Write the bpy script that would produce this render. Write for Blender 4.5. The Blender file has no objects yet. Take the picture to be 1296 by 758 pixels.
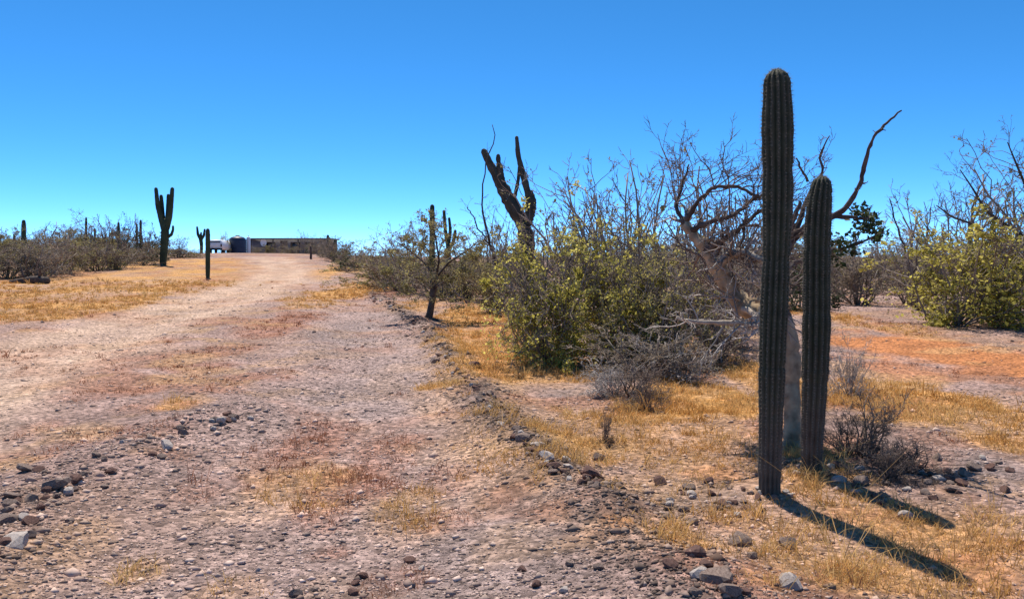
import bpy, math, random
import numpy as np

# ------------------------------------------------------------------ camera, sky, sun, exposure
S = bpy.context.scene
C = S.collection
F_PX, CX, CY, HORIZON = 1078.0, 648.0, 379.0, 325.0       # photo pixels (1296 x 758)
CAM_H = 1.6
PITCH = math.atan((CY - HORIZON) / F_PX)
cam_d = bpy.data.cameras.new('camera')
cam = bpy.data.objects.new('camera', cam_d); C.objects.link(cam)
cam_d.sensor_fit = 'HORIZONTAL'
cam_d.angle = 2 * math.atan(CX / F_PX)
cam_d.clip_start = 0.05; cam_d.clip_end = 9000
S.camera = cam

SUN_EL, SUN_AZ = math.radians(62), math.radians(-20)       # azimuth from +Y towards +X
world = bpy.data.worlds.new('World'); S.world = world; world.use_nodes = True
wn = world.node_tree.nodes; wl = world.node_tree.links
sky = wn.new('ShaderNodeTexSky'); sky.sky_type = 'NISHITA'; sky.sun_disc = False
sky.sun_elevation = SUN_EL; sky.sun_rotation = SUN_AZ
sky.altitude = 3000; sky.air_density = 0.35; sky.dust_density = 0.0; sky.ozone_density = 5.0
hs = wn.new('ShaderNodeHueSaturation'); hs.inputs['Saturation'].default_value = 1.29; hs.inputs['Hue'].default_value = 0.495; hs.inputs['Value'].default_value = 2.25
bg = wn['Background']; bg.inputs['Strength'].default_value = 0.125
gm = wn.new('ShaderNodeGamma'); gm.inputs['Gamma'].default_value = 0.85      # the photograph's flat, saturated rendering of the sky
wl.new(sky.outputs[0], gm.inputs['Color']); wl.new(gm.outputs[0], hs.inputs['Color']); wl.new(hs.outputs[0], bg.inputs['Color'])

sun_d = bpy.data.lights.new('sun', 'SUN'); sun_d.energy = 5.0; sun_d.angle = math.radians(0.5); sun_d.color = (1.0, 0.92, 0.81)
sun = bpy.data.objects.new('sun', sun_d); C.objects.link(sun)
sun.rotation_euler = (math.pi / 2 - SUN_EL, 0, math.pi - SUN_AZ)
sun.location = (-20, 40, 40)
# lamp looks along -Z: tilt so that it comes from azimuth SUN_AZ
from mathutils import Vector, Matrix
to_sun = Vector((math.sin(SUN_AZ) * math.cos(SUN_EL), math.cos(SUN_AZ) * math.cos(SUN_EL), math.sin(SUN_EL)))
sun.rotation_euler = to_sun.to_track_quat('Z', 'Y').to_euler()
S.view_settings.view_transform = 'Standard'; S.view_settings.look = 'None'
S.view_settings.gamma = 1.0; S.view_settings.exposure = 0.43
S.view_settings.use_curve_mapping = False

random.seed(7)
RNG = np.random.default_rng(11)

# ------------------------------------------------------------------ noise and terrain height
def _hash(ix, iy, seed):
    n = (ix.astype(np.int64) * 374761393 + iy.astype(np.int64) * 668265263 + seed * 1442695041) & 0xffffffff
    n = ((n ^ (n >> 13)) * 1274126177) & 0xffffffff
    n = n ^ (n >> 16)
    return (n & 0xffff) / 65535.0
def vnoise(x, y, seed=0):
    x = np.asarray(x, float); y = np.asarray(y, float)
    ix = np.floor(x); iy = np.floor(y); fx = x - ix; fy = y - iy
    fx = fx * fx * (3 - 2 * fx); fy = fy * fy * (3 - 2 * fy)
    a = _hash(ix, iy, seed); b = _hash(ix + 1, iy, seed); c = _hash(ix, iy + 1, seed); d = _hash(ix + 1, iy + 1, seed)
    return (a * (1 - fx) + b * fx) * (1 - fy) + (c * (1 - fx) + d * fx) * fy
def fbm(x, y, seed=0, octv=4):
    t = 0; a = 0.5; s = 0
    for o in range(octv):
        t = t + a * vnoise(x, y, seed + o * 17); s += a
        x = x * 2.03 + 5.1; y = y * 2.03 + 3.7; a *= 0.5
    return t / s
def sstep(a, b, x):
    t = np.clip((x - a) / (b - a), 0, 1); return t * t * (3 - 2 * t)

def H0(x, y):      # broad form: flat land with a low rise up the track, to the left
    x = np.asarray(x, float); y = np.asarray(y, float)
    r = np.hypot(x, y)
    z = 2.0 * np.exp(-((x + 27) / 30) ** 2 - ((y - 84) / 47) ** 2)
    z = z - 2.0 * math.exp(-(27 / 30) ** 2 - (84 / 47) ** 2)
    return z * 1.0
def dist_line(x, y, pts):
    x = np.asarray(x, float); y = np.asarray(y, float)
    best = np.full(np.broadcast(x, y).shape, 1e9)
    for (ax, ay), (bx, by) in zip(pts[:-1], pts[1:]):
        dx, dy = bx - ax, by - ay
        t = np.clip(((x - ax) * dx + (y - ay) * dy) / (dx * dx + dy * dy), 0, 1)
        best = np.minimum(best, np.hypot(x - ax - t * dx, y - ay - t * dy))
    return best

CP, SP = math.cos(PITCH), math.sin(PITCH)
def ray(px, py):
    u = (px - CX) / F_PX; v = (CY - py) / F_PX
    return np.array((u, CP + v * SP, -SP + v * CP))       # right, forward, up
_TT = np.concatenate([np.arange(1.0, 12, .05), 12 * 1.01 ** np.arange(0, 350)])
def at_h(px, py, H, zc):
    d = ray(px, py); lo, hi = 0.0, None; tt = _TT
    for _ in range(4):
        hit = zc + d[2] * tt < H(d[0] * tt, d[1] * tt)
        i = int(np.argmax(hit)) if hit.any() else len(tt) - 1
        lo, hi = tt[max(i - 1, 0)], tt[i]; tt = np.linspace(lo, hi, 12)
    return np.array((d[0] * hi, d[1] * hi, float(H(d[0] * hi, d[1] * hi))))
ZC = CAM_H
cam.location = (0, 0, ZC); cam.rotation_euler = (math.pi / 2 - PITCH, 0, 0)
g0 = lambda px, py: tuple(at_h(px, py, H0, ZC)[:2])
BERM = [g0(*p) for p in ((470, 372), (530, 410), (575, 455), (600, 490), (640, 540), (690, 585), (740, 615), (800, 680), (880, 760))]
BERM_L = [g0(*p) for p in ((300, 522), (210, 555), (110, 595), (50, 630), (5, 690), (-60, 760))]
TRK_R = [g0(*p) for p in ((395, 352), (440, 378), (470, 410), (480, 450), (470, 520), (440, 620), (380, 758), (300, 950))]
TRK_L = [g0(*p) for p in ((345, 326), (362, 340), (345, 356), (280, 380), (190, 405), (80, 440), (-60, 490), (-250, 580))]
FEET = [g0(974, 622), g0(1027, 594), g0(1003, 560)]
def H(x, y):
    x = np.asarray(x, float); y = np.asarray(y, float)
    z = H0(x, y)
    r = np.hypot(x, y)
    fade = 1 / (1 + (r / 60) ** 2)
    z = z + (fbm(x / 3.1, y / 3.1, 3, 3) - 0.5) * 0.13 * fade
    z = z + (fbm(x / 0.7, y / 0.7, 9, 3) - 0.5) * 0.07 * fade
    db = dist_line(x, y, BERM); dl = dist_line(x, y, BERM_L)
    z = z + 0.09 * np.exp(-(db / 0.35) ** 2) * (0.4 + 1.2 * fbm(x / 0.6, y / 0.6, 31, 2))
    z = z + 0.10 * np.exp(-(dl / 0.4) ** 2) * (0.3 + 1.2 * fbm(x / 0.6, y / 0.6, 37, 2))
    for fx, fy in FEET: z = z + .055 * np.exp(-(((x - fx) ** 2 + (y - fy) ** 2) / .26 ** 2))
    dr = dist_line(x, y, TRK_R); d2 = dist_line(x, y, TRK_L)
    z = z - 0.05 * np.exp(-(dr / 0.9) ** 4) - 0.06 * np.exp(-(d2 / 1.0) ** 4)
    return z
def at(px, py): return at_h(px, py, H, ZC)
def P(px, py, Y):                      # the point of that ray at forward distance Y
    d = ray(px, py); t = Y / d[1]
    return np.array((d[0] * t, Y, ZC + d[2] * t))
def ppm(Y): return F_PX / Y            # pixels per metre at distance Y

# ------------------------------------------------------------------ materials
def mat(name, col, rough=0.9, var=0.25, scale=8.0, col2=None, bump=0.0, bscale=40.0, island=0.0, trans=0.0, spec=0.2, metallic=0.0):
    m = bpy.data.materials.new(name); m.use_nodes = True
    n = m.node_tree.nodes; l = m.node_tree.links
    b = n['Principled BSDF']; b.inputs['Roughness'].default_value = rough
    b.inputs['Specular IOR Level'].default_value = spec; b.inputs['Metallic'].default_value = metallic
    tc = n.new('ShaderNodeTexCoord')
    no = n.new('ShaderNodeTexNoise'); no.inputs['Scale'].default_value = scale; no.inputs['Detail'].default_value = 6
    l.new(tc.outputs['Object'], no.inputs['Vector'])
    cr = n.new('ShaderNodeValToRGB')
    c2 = col2 or tuple(min(1, c * (1 + var)) for c in col); c1 = col if col2 else tuple(c * (1 - var) for c in col)
    cr.color_ramp.elements[0].position = 0.33; cr.color_ramp.elements[1].position = 0.68
    cr.color_ramp.elements[0].color = (*c1, 1); cr.color_ramp.elements[1].color = (*c2, 1)
    l.new(no.outputs['Fac'], cr.inputs['Fac'])
    out = cr.outputs['Color']
    if island:
        ge = n.new('ShaderNodeNewGeometry'); hv = n.new('ShaderNodeHueSaturation')
        mr = n.new('ShaderNodeMapRange'); mr.inputs['To Min'].default_value = 1 - island; mr.inputs['To Max'].default_value = 1 + island
        l.new(ge.outputs['Random Per Island'], mr.inputs['Value']); l.new(mr.outputs[0], hv.inputs['Value']); l.new(out, hv.inputs['Color'])
        out = hv.outputs['Color']
    l.new(out, b.inputs['Base Color'])
    if bump:
        n2 = n.new('ShaderNodeTexNoise'); n2.inputs['Scale'].default_value = bscale; n2.inputs['Detail'].default_value = 8
        l.new(tc.outputs['Object'], n2.inputs['Vector'])
        bp = n.new('ShaderNodeBump'); bp.inputs['Strength'].default_value = bump; bp.inputs['Distance'].default_value = 0.02
        l.new(n2.outputs['Fac'], bp.inputs['Height']); l.new(bp.outputs[0], b.inputs['Normal'])
    if trans:
        tr = n.new('ShaderNodeBsdfTranslucent'); l.new(out, tr.inputs['Color'])
        mx = n.new('ShaderNodeMixShader'); mx.inputs[0].default_value = trans
        l.new(b.outputs[0], mx.inputs[1]); l.new(tr.outputs[0], mx.inputs[2]); l.new(mx.outputs[0], n['Material Output'].inputs['Surface'])
    return m

M = {}
M['cactus'] = mat('cactus_skin', (0.035, 0.052, 0.026), 0.7, col2=(0.07, 0.085, 0.045), scale=5, bump=0.3, bscale=60)
M['cactus_far'] = mat('cactus_skin_far', (0.04, 0.06, 0.035), 0.8, 0.3, 2)
M['cork'] = mat('cactus_cork', (0.10, 0.06, 0.045), 0.95, col2=(0.17, 0.12, 0.09), scale=14, bump=0.5)
M['dead_cactus'] = mat('dead_cactus', (0.045, 0.045, 0.036), 0.95, col2=(0.09, 0.085, 0.068), scale=5, bump=0.6, bscale=20)
M['spine'] = mat('spines', (0.26, 0.23, 0.19), 0.7, island=0.4, trans=0.3)
M['bark_pale'] = mat('torote_bark', (0.19, 0.13, 0.08), 0.9, col2=(0.52, 0.39, 0.25), scale=9, bump=0.4, bscale=25)
M['bark_bleached'] = mat('bleached_bark', (0.26, 0.21, 0.17), 0.85, col2=(0.48, 0.41, 0.33), scale=9, bump=0.5, bscale=25)
M['bark_dark'] = mat('dark_bark', (0.06, 0.045, 0.038), 0.95, col2=(0.12, 0.095, 0.08), scale=9, bump=0.5, bscale=30)
M['twig'] = mat('grey_brown_twigs', (0.25, 0.205, 0.17), 0.9, 0.3, 3, island=0.35)
M['twig_dark'] = mat('dark_twigs', (0.17, 0.128, 0.105), 0.9, 0.3, 3, island=0.35)
M['twig_pale'] = mat('bleached_twigs', (0.36, 0.32, 0.29), 0.9, 0.3, 3, island=0.4)
M['leaf'] = mat('yellow_green_leaves', (0.37, 0.33, 0.06), 0.6, col2=(0.62, 0.55, 0.15), scale=2.2, island=0.45, trans=0.55)
M['leaf_olive'] = mat('olive_leaves', (0.30, 0.26, 0.08), 0.65, col2=(0.52, 0.45, 0.17), scale=2.2, island=0.45, trans=0.5)
M['leaf_dull'] = mat('dull_olive_leaves', (0.21, 0.185, 0.075), 0.7, col2=(0.36, 0.31, 0.13), scale=1.5, island=0.4, trans=0.45)
M['leaf_dry'] = mat('dry_brown_leaves', (0.22, 0.165, 0.12), 0.8, col2=(0.32, 0.255, 0.17), scale=1.5, island=0.4, trans=0.3)
M['leaf_dark'] = mat('dark_green_leaves', (0.03, 0.05, 0.018), 0.6, col2=(0.06, 0.085, 0.03), scale=3, island=0.3, trans=0.3)
M['grass'] = mat('dry_straw', (0.50, 0.26, 0.07), 0.8, col2=(0.66, 0.44, 0.18), scale=0.9, island=0.35, trans=0.35)
M['red_herb'] = mat('withered_red_herb', (0.26, 0.10, 0.055), 0.85, col2=(0.40, 0.19, 0.10), scale=0.9, island=0.4, trans=0.25)
M['rock'] = mat('rock', (0.15, 0.10, 0.08), 0.9, col2=(0.33, 0.25, 0.205), scale=9, bump=0.6, bscale=30)
M['rock_pale'] = mat('pale_rock', (0.36, 0.30, 0.26), 0.9, col2=(0.52, 0.45, 0.40), scale=6, bump=0.5, bscale=30)
M['rock_red'] = mat('red_brown_rock', (0.12, 0.062, 0.048), 0.9, col2=(0.21, 0.125, 0.10), scale=6, bump=0.6, bscale=30)
M['gravel'] = mat('gravel', (0.9, 0.9, 0.9), 0.9, 0.25, 2.5, island=0.5)
def _gravel_attr():
    n = M['gravel'].node_tree.nodes; l = M['gravel'].node_tree.links; b = n['Principled BSDF']; src = b.inputs['Base Color'].links[0].from_socket
    a = n.new('ShaderNodeAttribute'); a.attribute_name = 'stone'; m = n.new('ShaderNodeVectorMath'); m.operation = 'MULTIPLY'
    l.new(src, m.inputs[0]); l.new(a.outputs['Color'], m.inputs[1]); l.new(m.outputs[0], b.inputs['Base Color'])
_gravel_attr()
M['wall'] = mat('building_wall', (0.19, 0.18, 0.185), 0.9, 0.15, 1.2, bump=0.2)
M['roof'] = mat('building_roof', (0.14, 0.135, 0.14), 0.7, 0.2, 2)
M['olive'] = mat('olive_panel', (0.17, 0.19, 0.10), 0.9, 0.2, 2)
M['tank'] = mat('dark_blue_tank', (0.02, 0.035, 0.07), 0.5, 0.2, 3, spec=0.4)
M['white'] = mat('white_paint', (0.78, 0.78, 0.76), 0.45, 0.05, 4, spec=0.5)
M['glass'] = mat('window_glass', (0.03, 0.035, 0.04), 0.1, 0.1, 2, spec=0.6)
M['black'] = mat('black_rubber', (0.02, 0.02, 0.02), 0.8, 0.2, 8)
M['steel'] = mat('rusty_steel', (0.12, 0.07, 0.05), 0.7, 0.3, 10)

# ------------------------------------------------------------------ mesh helpers
def mesh_np(name, V, polys, mat_, smooth=False):
    me = bpy.data.meshes.new(name)
    V = np.asarray(V, np.float32)
    polys = [np.asarray(p, np.int32) for p in polys if len(p)]
    loops = np.concatenate([p.ravel() for p in polys])
    tot = np.concatenate([np.full(len(p), p.shape[1], np.int32) for p in polys])
    start = np.concatenate(([0], np.cumsum(tot)[:-1])).astype(np.int32)
    me.vertices.add(len(V)); me.vertices.foreach_set('co', V.ravel())
    me.loops.add(len(loops)); me.loops.foreach_set('vertex_index', loops)
    me.polygons.add(len(tot)); me.polygons.foreach_set('loop_start', start); me.polygons.foreach_set('loop_total', tot)
    if smooth: me.polygons.foreach_set('use_smooth', np.ones(len(tot), bool))
    me.materials.append(mat_)
    me.update(calc_edges=True)
    return me
class Geo:
    def __init__(s): s.V = []; s.Q = []; s.T = []; s.n = 0
    def add(s, V, quads=(), tris=()):
        V = np.asarray(V, float).reshape(-1, 3)
        if len(quads): s.Q.append(np.asarray(quads, int).reshape(-1, 4) + s.n)
        if len(tris): s.T.append(np.asarray(tris, int).reshape(-1, 3) + s.n)
        s.V.append(V); s.n += len(V)
    def mesh(s, name, mat_, smooth=False):
        pol = []
        if s.Q: pol.append(np.concatenate(s.Q))
        if s.T: pol.append(np.concatenate(s.T))
        return mesh_np(name, np.concatenate(s.V), pol, mat_, smooth)
    def box(s, lo, hi):
        (a, b, c), (d, e, f) = lo, hi
        V = [(a, b, c), (d, b, c), (d, e, c), (a, e, c), (a, b, f), (d, b, f), (d, e, f), (a, e, f)]
        s.add(V, [(0, 3, 2, 1), (4, 5, 6, 7), (0, 1, 5, 4), (1, 2, 6, 5), (2, 3, 7, 6), (3, 0, 4, 7)])
def norm(v): return v / np.maximum(np.linalg.norm(v, axis=-1, keepdims=True), 1e-9)
def tubes(g, PTS, RAD, sides=3):
    """PTS (N,k,3), RAD (N,k): N tapered tubes in one go"""
    N, k, _ = PTS.shape
    T = np.empty_like(PTS); T[:, 1:-1] = PTS[:, 2:] - PTS[:, :-2]; T[:, 0] = PTS[:, 1] - PTS[:, 0]; T[:, -1] = PTS[:, -1] - PTS[:, -2]
    T = norm(T)
    ref = np.where(np.abs(T[:, :1, 2:]) < 0.8, np.array([[[0, 0, 1.0]]]), np.array([[[1.0, 0, 0]]]))
    U = norm(np.cross(np.broadcast_to(ref, T.shape), T))
    for j in range(1, k):            # keep the frame from flipping
        u = U[:, j - 1] - T[:, j] * np.sum(U[:, j - 1] * T[:, j], -1, keepdims=True); U[:, j] = norm(u)
    W = np.cross(T, U)
    a = np.arange(sides) * 2 * math.pi / sides
    V = PTS[:, :, None] + RAD[:, :, None, None] * (np.cos(a)[None, None, :, None] * U[:, :, None] + np.sin(a)[None, None, :, None] * W[:, :, None])
    idx = np.arange(N * k * sides).reshape(N, k, sides)
    q = np.stack([idx[:, :-1], np.roll(idx, -1, 2)[:, :-1], np.roll(idx, -1, 2)[:, 1:], idx[:, 1:]], -1).reshape(-1, 4)
    g.add(V.reshape(-1, 3), q)
    if sides >= 4:                   # close the ends
        c0 = idx[:, 0, ::-1]; c1 = idx[:, -1]
        for c in (c0, c1):
            for j in range(1, sides - 1): g.T.append(np.stack([c[:, 0], c[:, j], c[:, j + 1]], -1) + g.n - V.size // 3)
def walk(rng, st, di, ln, r0, k, wander, up, tip=0.35):
    """N polylines of k+1 points"""
    N = len(st); PTS = np.empty((N, k + 1, 3)); PTS[:, 0] = st; d = norm(di)
    for j in range(k):
        d = norm(d + rng.normal(0, wander, (N, 3)) + np.array([0, 0, up]))
        PTS[:, j + 1] = PTS[:, j] + d * (ln / k)[:, None]
    t = np.linspace(0, 1, k + 1)[None]
    return PTS, r0[:, None] * (1 - (1 - tip) * t)
def fork(rng, PTS, RAD, nch, ang, ratio, ln, t0=0.2, rr=0.6):
    N, k1, _ = PTS.shape
    t = rng.uniform(t0, 1, (N, nch)) * (k1 - 1); j = np.minimum(t.astype(int), k1 - 2); f = t - j
    ii = np.arange(N)[:, None]
    p = PTS[ii, j] * (1 - f)[..., None] + PTS[ii, j + 1] * f[..., None]
    tan = norm(PTS[ii, j + 1] - PTS[ii, j]); r = RAD[ii, j] * rr
    perp = rng.normal(0, 1, p.shape); perp = norm(perp - tan * np.sum(perp * tan, -1, keepdims=True))
    a = rng.normal(ang, 0.25, p.shape[:2])[..., None]
    d = tan * np.cos(a) + perp * np.sin(a)
    L = (ln[:, None] * ratio * rng.uniform(0.5, 1.15, (N, nch)) * (1.15 - 0.5 * t / (k1 - 1)))
    return p.reshape(-1, 3), d.reshape(-1, 3), L.ravel(), r.ravel()
def leaves(rng, g, pts, size, jitter):
    N = len(pts); c = pts + rng.normal(0, jitter, (N, 3)); c[:, 2] = np.maximum(c[:, 2], 0.01)
    d = norm(rng.normal(0, 1, (N, 3))); p = norm(np.cross(d, rng.normal(0, 1, (N, 3))))
    s = size * rng.lognormal(-.05, .35, (N, 1))
    V = np.stack([c, c + d * s * .5 + p * s * .32, c + d * s, c + d * s * .5 - p * s * .32], 1)
    g.add(V.reshape(-1, 3), np.arange(N * 4).reshape(N, 4))
def pts_on(rng, PTS, n, clump=True):
    N, k, _ = PTS.shape
    if clump and N > 60:
        c = PTS[:, 0]; L = 2 * np.abs(PTS).max() + 1e-6; f = 16 / L
        w = np.sin(c[:, 0] * f * 2.3 + 1.7 * np.sin(c[:, 2] * f * 1.9)) + np.sin(c[:, 1] * f * 2.1 + 1.3 * np.sin(c[:, 0] * f * 1.7)) + np.sin(c[:, 2] * f * 2.6 + c[:, 1] * f)
        w = np.clip(.9 + .8 * w, .06, None) * rng.lognormal(0, .5, N); i = rng.choice(N, n, p=w / w.sum())
    else: i = rng.integers(0, N, n)
    j = rng.integers(0, k - 1, n); f = rng.random((n, 1))
    return PTS[i, j] * (1 - f) + PTS[i, j + 1] * f

# ------------------------------------------------------------------ object helpers
def tag(o, label, cat, group=None):
    o['label'] = label; o['category'] = cat
    if group: o['group'] = group
    return o
def thing(name, loc, label, cat, group=None, rz=0.0, scale=(1, 1, 1)):
    o = bpy.data.objects.new(name, None); C.objects.link(o); o.empty_display_size = 0.2
    o.location = loc; o.rotation_euler = (0, 0, rz); o.scale = scale
    return tag(o, label, cat, group)
def part(name, me, parent, loc=(0, 0, 0), kind=None, label=None):
    o = bpy.data.objects.new(name, me); C.objects.link(o); o.parent = parent; o.location = loc
    if kind: o['kind'] = kind
    if label: o['label'] = label
    return o
def single(name, me, label, cat, group=None, loc=(0, 0, 0), rot=(0, 0, 0), scale=(1, 1, 1)):
    o = bpy.data.objects.new(name, me); C.objects.link(o); o.location = loc; o.rotation_euler = rot; o.scale = scale
    return tag(o, label, cat, group)

# ------------------------------------------------------------------ ground colour zones (soil, gravel, straw: where they lie on the land)
def ell(px, py, rx, ry, w=1.0):
    c = g0(px, py); Y = c[1]
    a = g0(px, min(py + ry, 900))[1]; b = g0(px, max(py - ry, 326))[1]
    return (c[0], (a + b) / 2, rx * Y / F_PX, max(0.25, min(abs(b - a) / 2, 14.0)), w)
STRAW = [ell(*e) for e in (
    (120, 372, 190, 28, 1.3), (60, 395, 120, 20, 1.3), (250, 350, 100, 18, 1.2), (230, 332, 90, 9, 1.2), (290, 362, 60, 12, .9), (410, 345, 40, 14, 1.3), (440, 368, 50, 16, 1.0), (520, 388, 40, 10, .6), (400, 385, 40, 8, .6),
    (610, 440, 75, 55, 1.5), (640, 465, 50, 28, 1.5), (590, 400, 40, 18, 1.2), (905, 520, 90, 44, 1.5), (890, 570, 100, 40, 1.2), (700, 470, 60, 30, .7), (960, 480, 60, 40, 1.1), (1000, 620, 60, 20, .8), (940, 655, 60, 18, .9), (1040, 400, 40, 30, .7),
    (740, 572, 70, 32, 1.3), (800, 620, 70, 30, 1.1), (680, 552, 18, 16, 1.0), (860, 685, 50, 22, 1.5), (800, 660, 40, 20, .7),
    (1080, 690, 130, 46, 1.7), (1000, 665, 60, 18, .9), (1180, 735, 160, 42, 1.8), (1060, 735, 50, 20, .9), (1270, 700, 40, 40, .8), (970, 740, 40, 16, .6),
    (1150, 510, 110, 30, 1.4), (1250, 525, 80, 30, 1.4), (1260, 560, 40, 20, .7), (990, 480, 50, 24, .8),
    (960, 628, 22, 7, 1.2), (995, 630, 16, 6, 1.1), (1015, 602, 16, 6, 1.1), (900, 590, 230, 95, .8), (1120, 700, 240, 95, .85), (640, 560, 90, 60, .35), (150, 352, 170, 18, .9), (30, 380, 120, 30, .9),
    (235, 508, 30, 9, 1.2), (180, 722, 34, 14, 1.0), (300, 742, 40, 16, .8), (265, 752, 30, 10, .8), (380, 605, 70, 40, .35), (520, 640, 50, 40, .35), (590, 540, 40, 20, .4), (560, 520, 40, 20, .3))]
ORANGE = [ell(*e) for e in (
    (1200, 450, 110, 28, 1.3), (1270, 462, 80, 22, 1.3), (1150, 470, 60, 16, .7), (860, 470, 60, 14, .6), (1100, 655, 60, 14, .35), (1230, 720, 60, 20, .4), (900, 600, 40, 12, .35), (640, 425, 50, 25, .5), (620, 465, 30, 16, .4), (780, 665, 26, 14, .6), (235, 512, 22, 6, .5), (700, 655, 30, 12, .3),
    (60, 400, 60, 8, .3), (1170, 430, 40, 12, .6))]
RED = [ell(*e) for e in (
    (190, 432, 40, 9, .9), (255, 468, 50, 10, .6), (340, 478, 50, 10, .55), (120, 500, 60, 10, .5), (490, 560, 50, 18, .5), (250, 620, 50, 18, .4), (560, 650, 50, 16, .45), (300, 440, 40, 7, .6), (120, 455, 40, 8, .5), (500, 720, 60, 14, .35), (640, 620, 40, 12, .4), (370, 405, 40, 14, .8), (350, 418, 30, 12, .7), (430, 620, 70, 50, .8), (390, 560, 60, 30, .6), (420, 690, 40, 20, .6), (470, 372, 50, 14, .7), (60, 440, 60, 14, .6), (40, 545, 30, 16, .5),
    (860, 420, 60, 16, .6), (1110, 410, 50, 20, .5), (280, 352, 40, 7, .6), (150, 552, 80, 16, .4), (330, 600, 40, 20, .4), (560, 600, 40, 20, .4), (1190, 560, 60, 16, .3))]
GREY = [ell(*e) for e in (
    (1180, 590, 110, 40, 1.0), (880, 625, 80, 24, 1.0), (740, 505, 60, 20, .9), (1080, 420, 60, 22, .6), (440, 425, 60, 30, .8), (620, 700, 120, 50, .7), (1060, 600, 60, 20, .6), (470, 500, 100, 60, .5), (600, 730, 200, 40, .7))]
def emask(x, y, lst, seed, wob=0.55):
    n = fbm(x / 0.9, y / 0.9, seed, 4) - 0.5; n2 = fbm(x / 0.22, y / 0.22, seed + 5, 3) - 0.5
    m = np.zeros(np.broadcast(x, y).shape)
    for cx, cy, rx, ry, w in lst:
        d = np.sqrt(((x - cx) / rx) ** 2 + ((y - cy) / ry) ** 2)
        m = np.maximum(m, w * (1 - sstep(0.45, 1.25, d + wob * 2 * n + wob * n2)))
    return np.clip(m, 0, 1)
def zones(x, y):
    st = emask(x, y, STRAW, 101) * (.5 + .65 * sstep(.34, .58, fbm(x / 1.3, y / 1.9, 111, 5))); og = emask(x, y, ORANGE, 151); rd = emask(x, y, RED, 201); gy = emask(x, y, GREY, 251, .4)
    tr = np.exp(-(dist_line(x, y, TRK_R) / 1.5) ** 2); dl_ = dist_line(x, y, TRK_L); tl = np.exp(-(dl_ / np.clip(1.3 + .012 * y, 1.3, 2.4)) ** 4) * (.75 + .25 * np.exp(-((dl_ - .8) / .35) ** 2)) * (.6 + .6 * fbm(x / .9, y / .9, 131, 3))
    gap = sstep(.36, .60, fbm(x / .45 + 3, y / .6, 141, 4)); near = 1 / (1 + (np.hypot(x, y) / 22) ** 2); st = st * (1 - near * .35 * (1 - gap)) * (1 - .9 * np.clip(tl * 1.3, 0, 1)); rd = rd * (1 - .8 * np.clip(tl, 0, 1))
    return st, og, rd, gy, tr, tl
def zone_colour(x, y):
    st, og, rd, gy, tr, tl = zones(x, y)
    n = fbm(x / 1.7, y / 1.7, 61, 4)[..., None]; n2 = fbm(x / 0.35, y / 0.35, 71, 3)[..., None]
    c = np.array([0.35, 0.235, 0.20]) * (0.7 + 0.6 * n)
    def mix(c, col, m): m = np.clip(m, 0, 1)[..., None]; return c * (1 - m) + np.array(col) * m
    c = mix(c, (0.37, 0.215, 0.12), 0.35 * sstep(0.5, 0.68, fbm(x / 2.3, y / 2.3, 81, 4)))
    c = mix(c, (0.42, 0.305, 0.27), 0.75 * tr); c = mix(c, (0.60, 0.425, 0.31), 0.9 * tl)
    c = mix(c, (0.285, 0.222, 0.208), 0.8 * gy); c = mix(c, (0.33, 0.14, 0.085), 0.8 * rd)
    c = mix(c, (0.56, 0.30, 0.105), 0.9 * st); c = mix(c, (0.52, 0.195, 0.06), 0.85 * og)
    c = mix(c, (0.36, 0.16, 0.085), 0.6 * sstep(.54, .68, fbm(x / 1.3, y / 1.3, 83, 5)) * (1 - .7 * tl) * (1 - .5 * tr))
    c = mix(c, (0.50, 0.30, 0.14), 0.5 * sstep(.56, .70, fbm(x / .8 + 9, y / .8, 87, 5)) * (1 - .8 * tl) * (1 - .7 * tr))
    c = mix(c, (0.15, 0.112, 0.098), .75 * np.exp(-(dist_line(x, y, BERM) / .26) ** 2) * sstep(.3, .55, fbm(x / .5, y / .5, 171, 3)) * (np.hypot(x, y) > 5.0))
    return c * (0.7 + 0.6 * n2)

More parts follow.
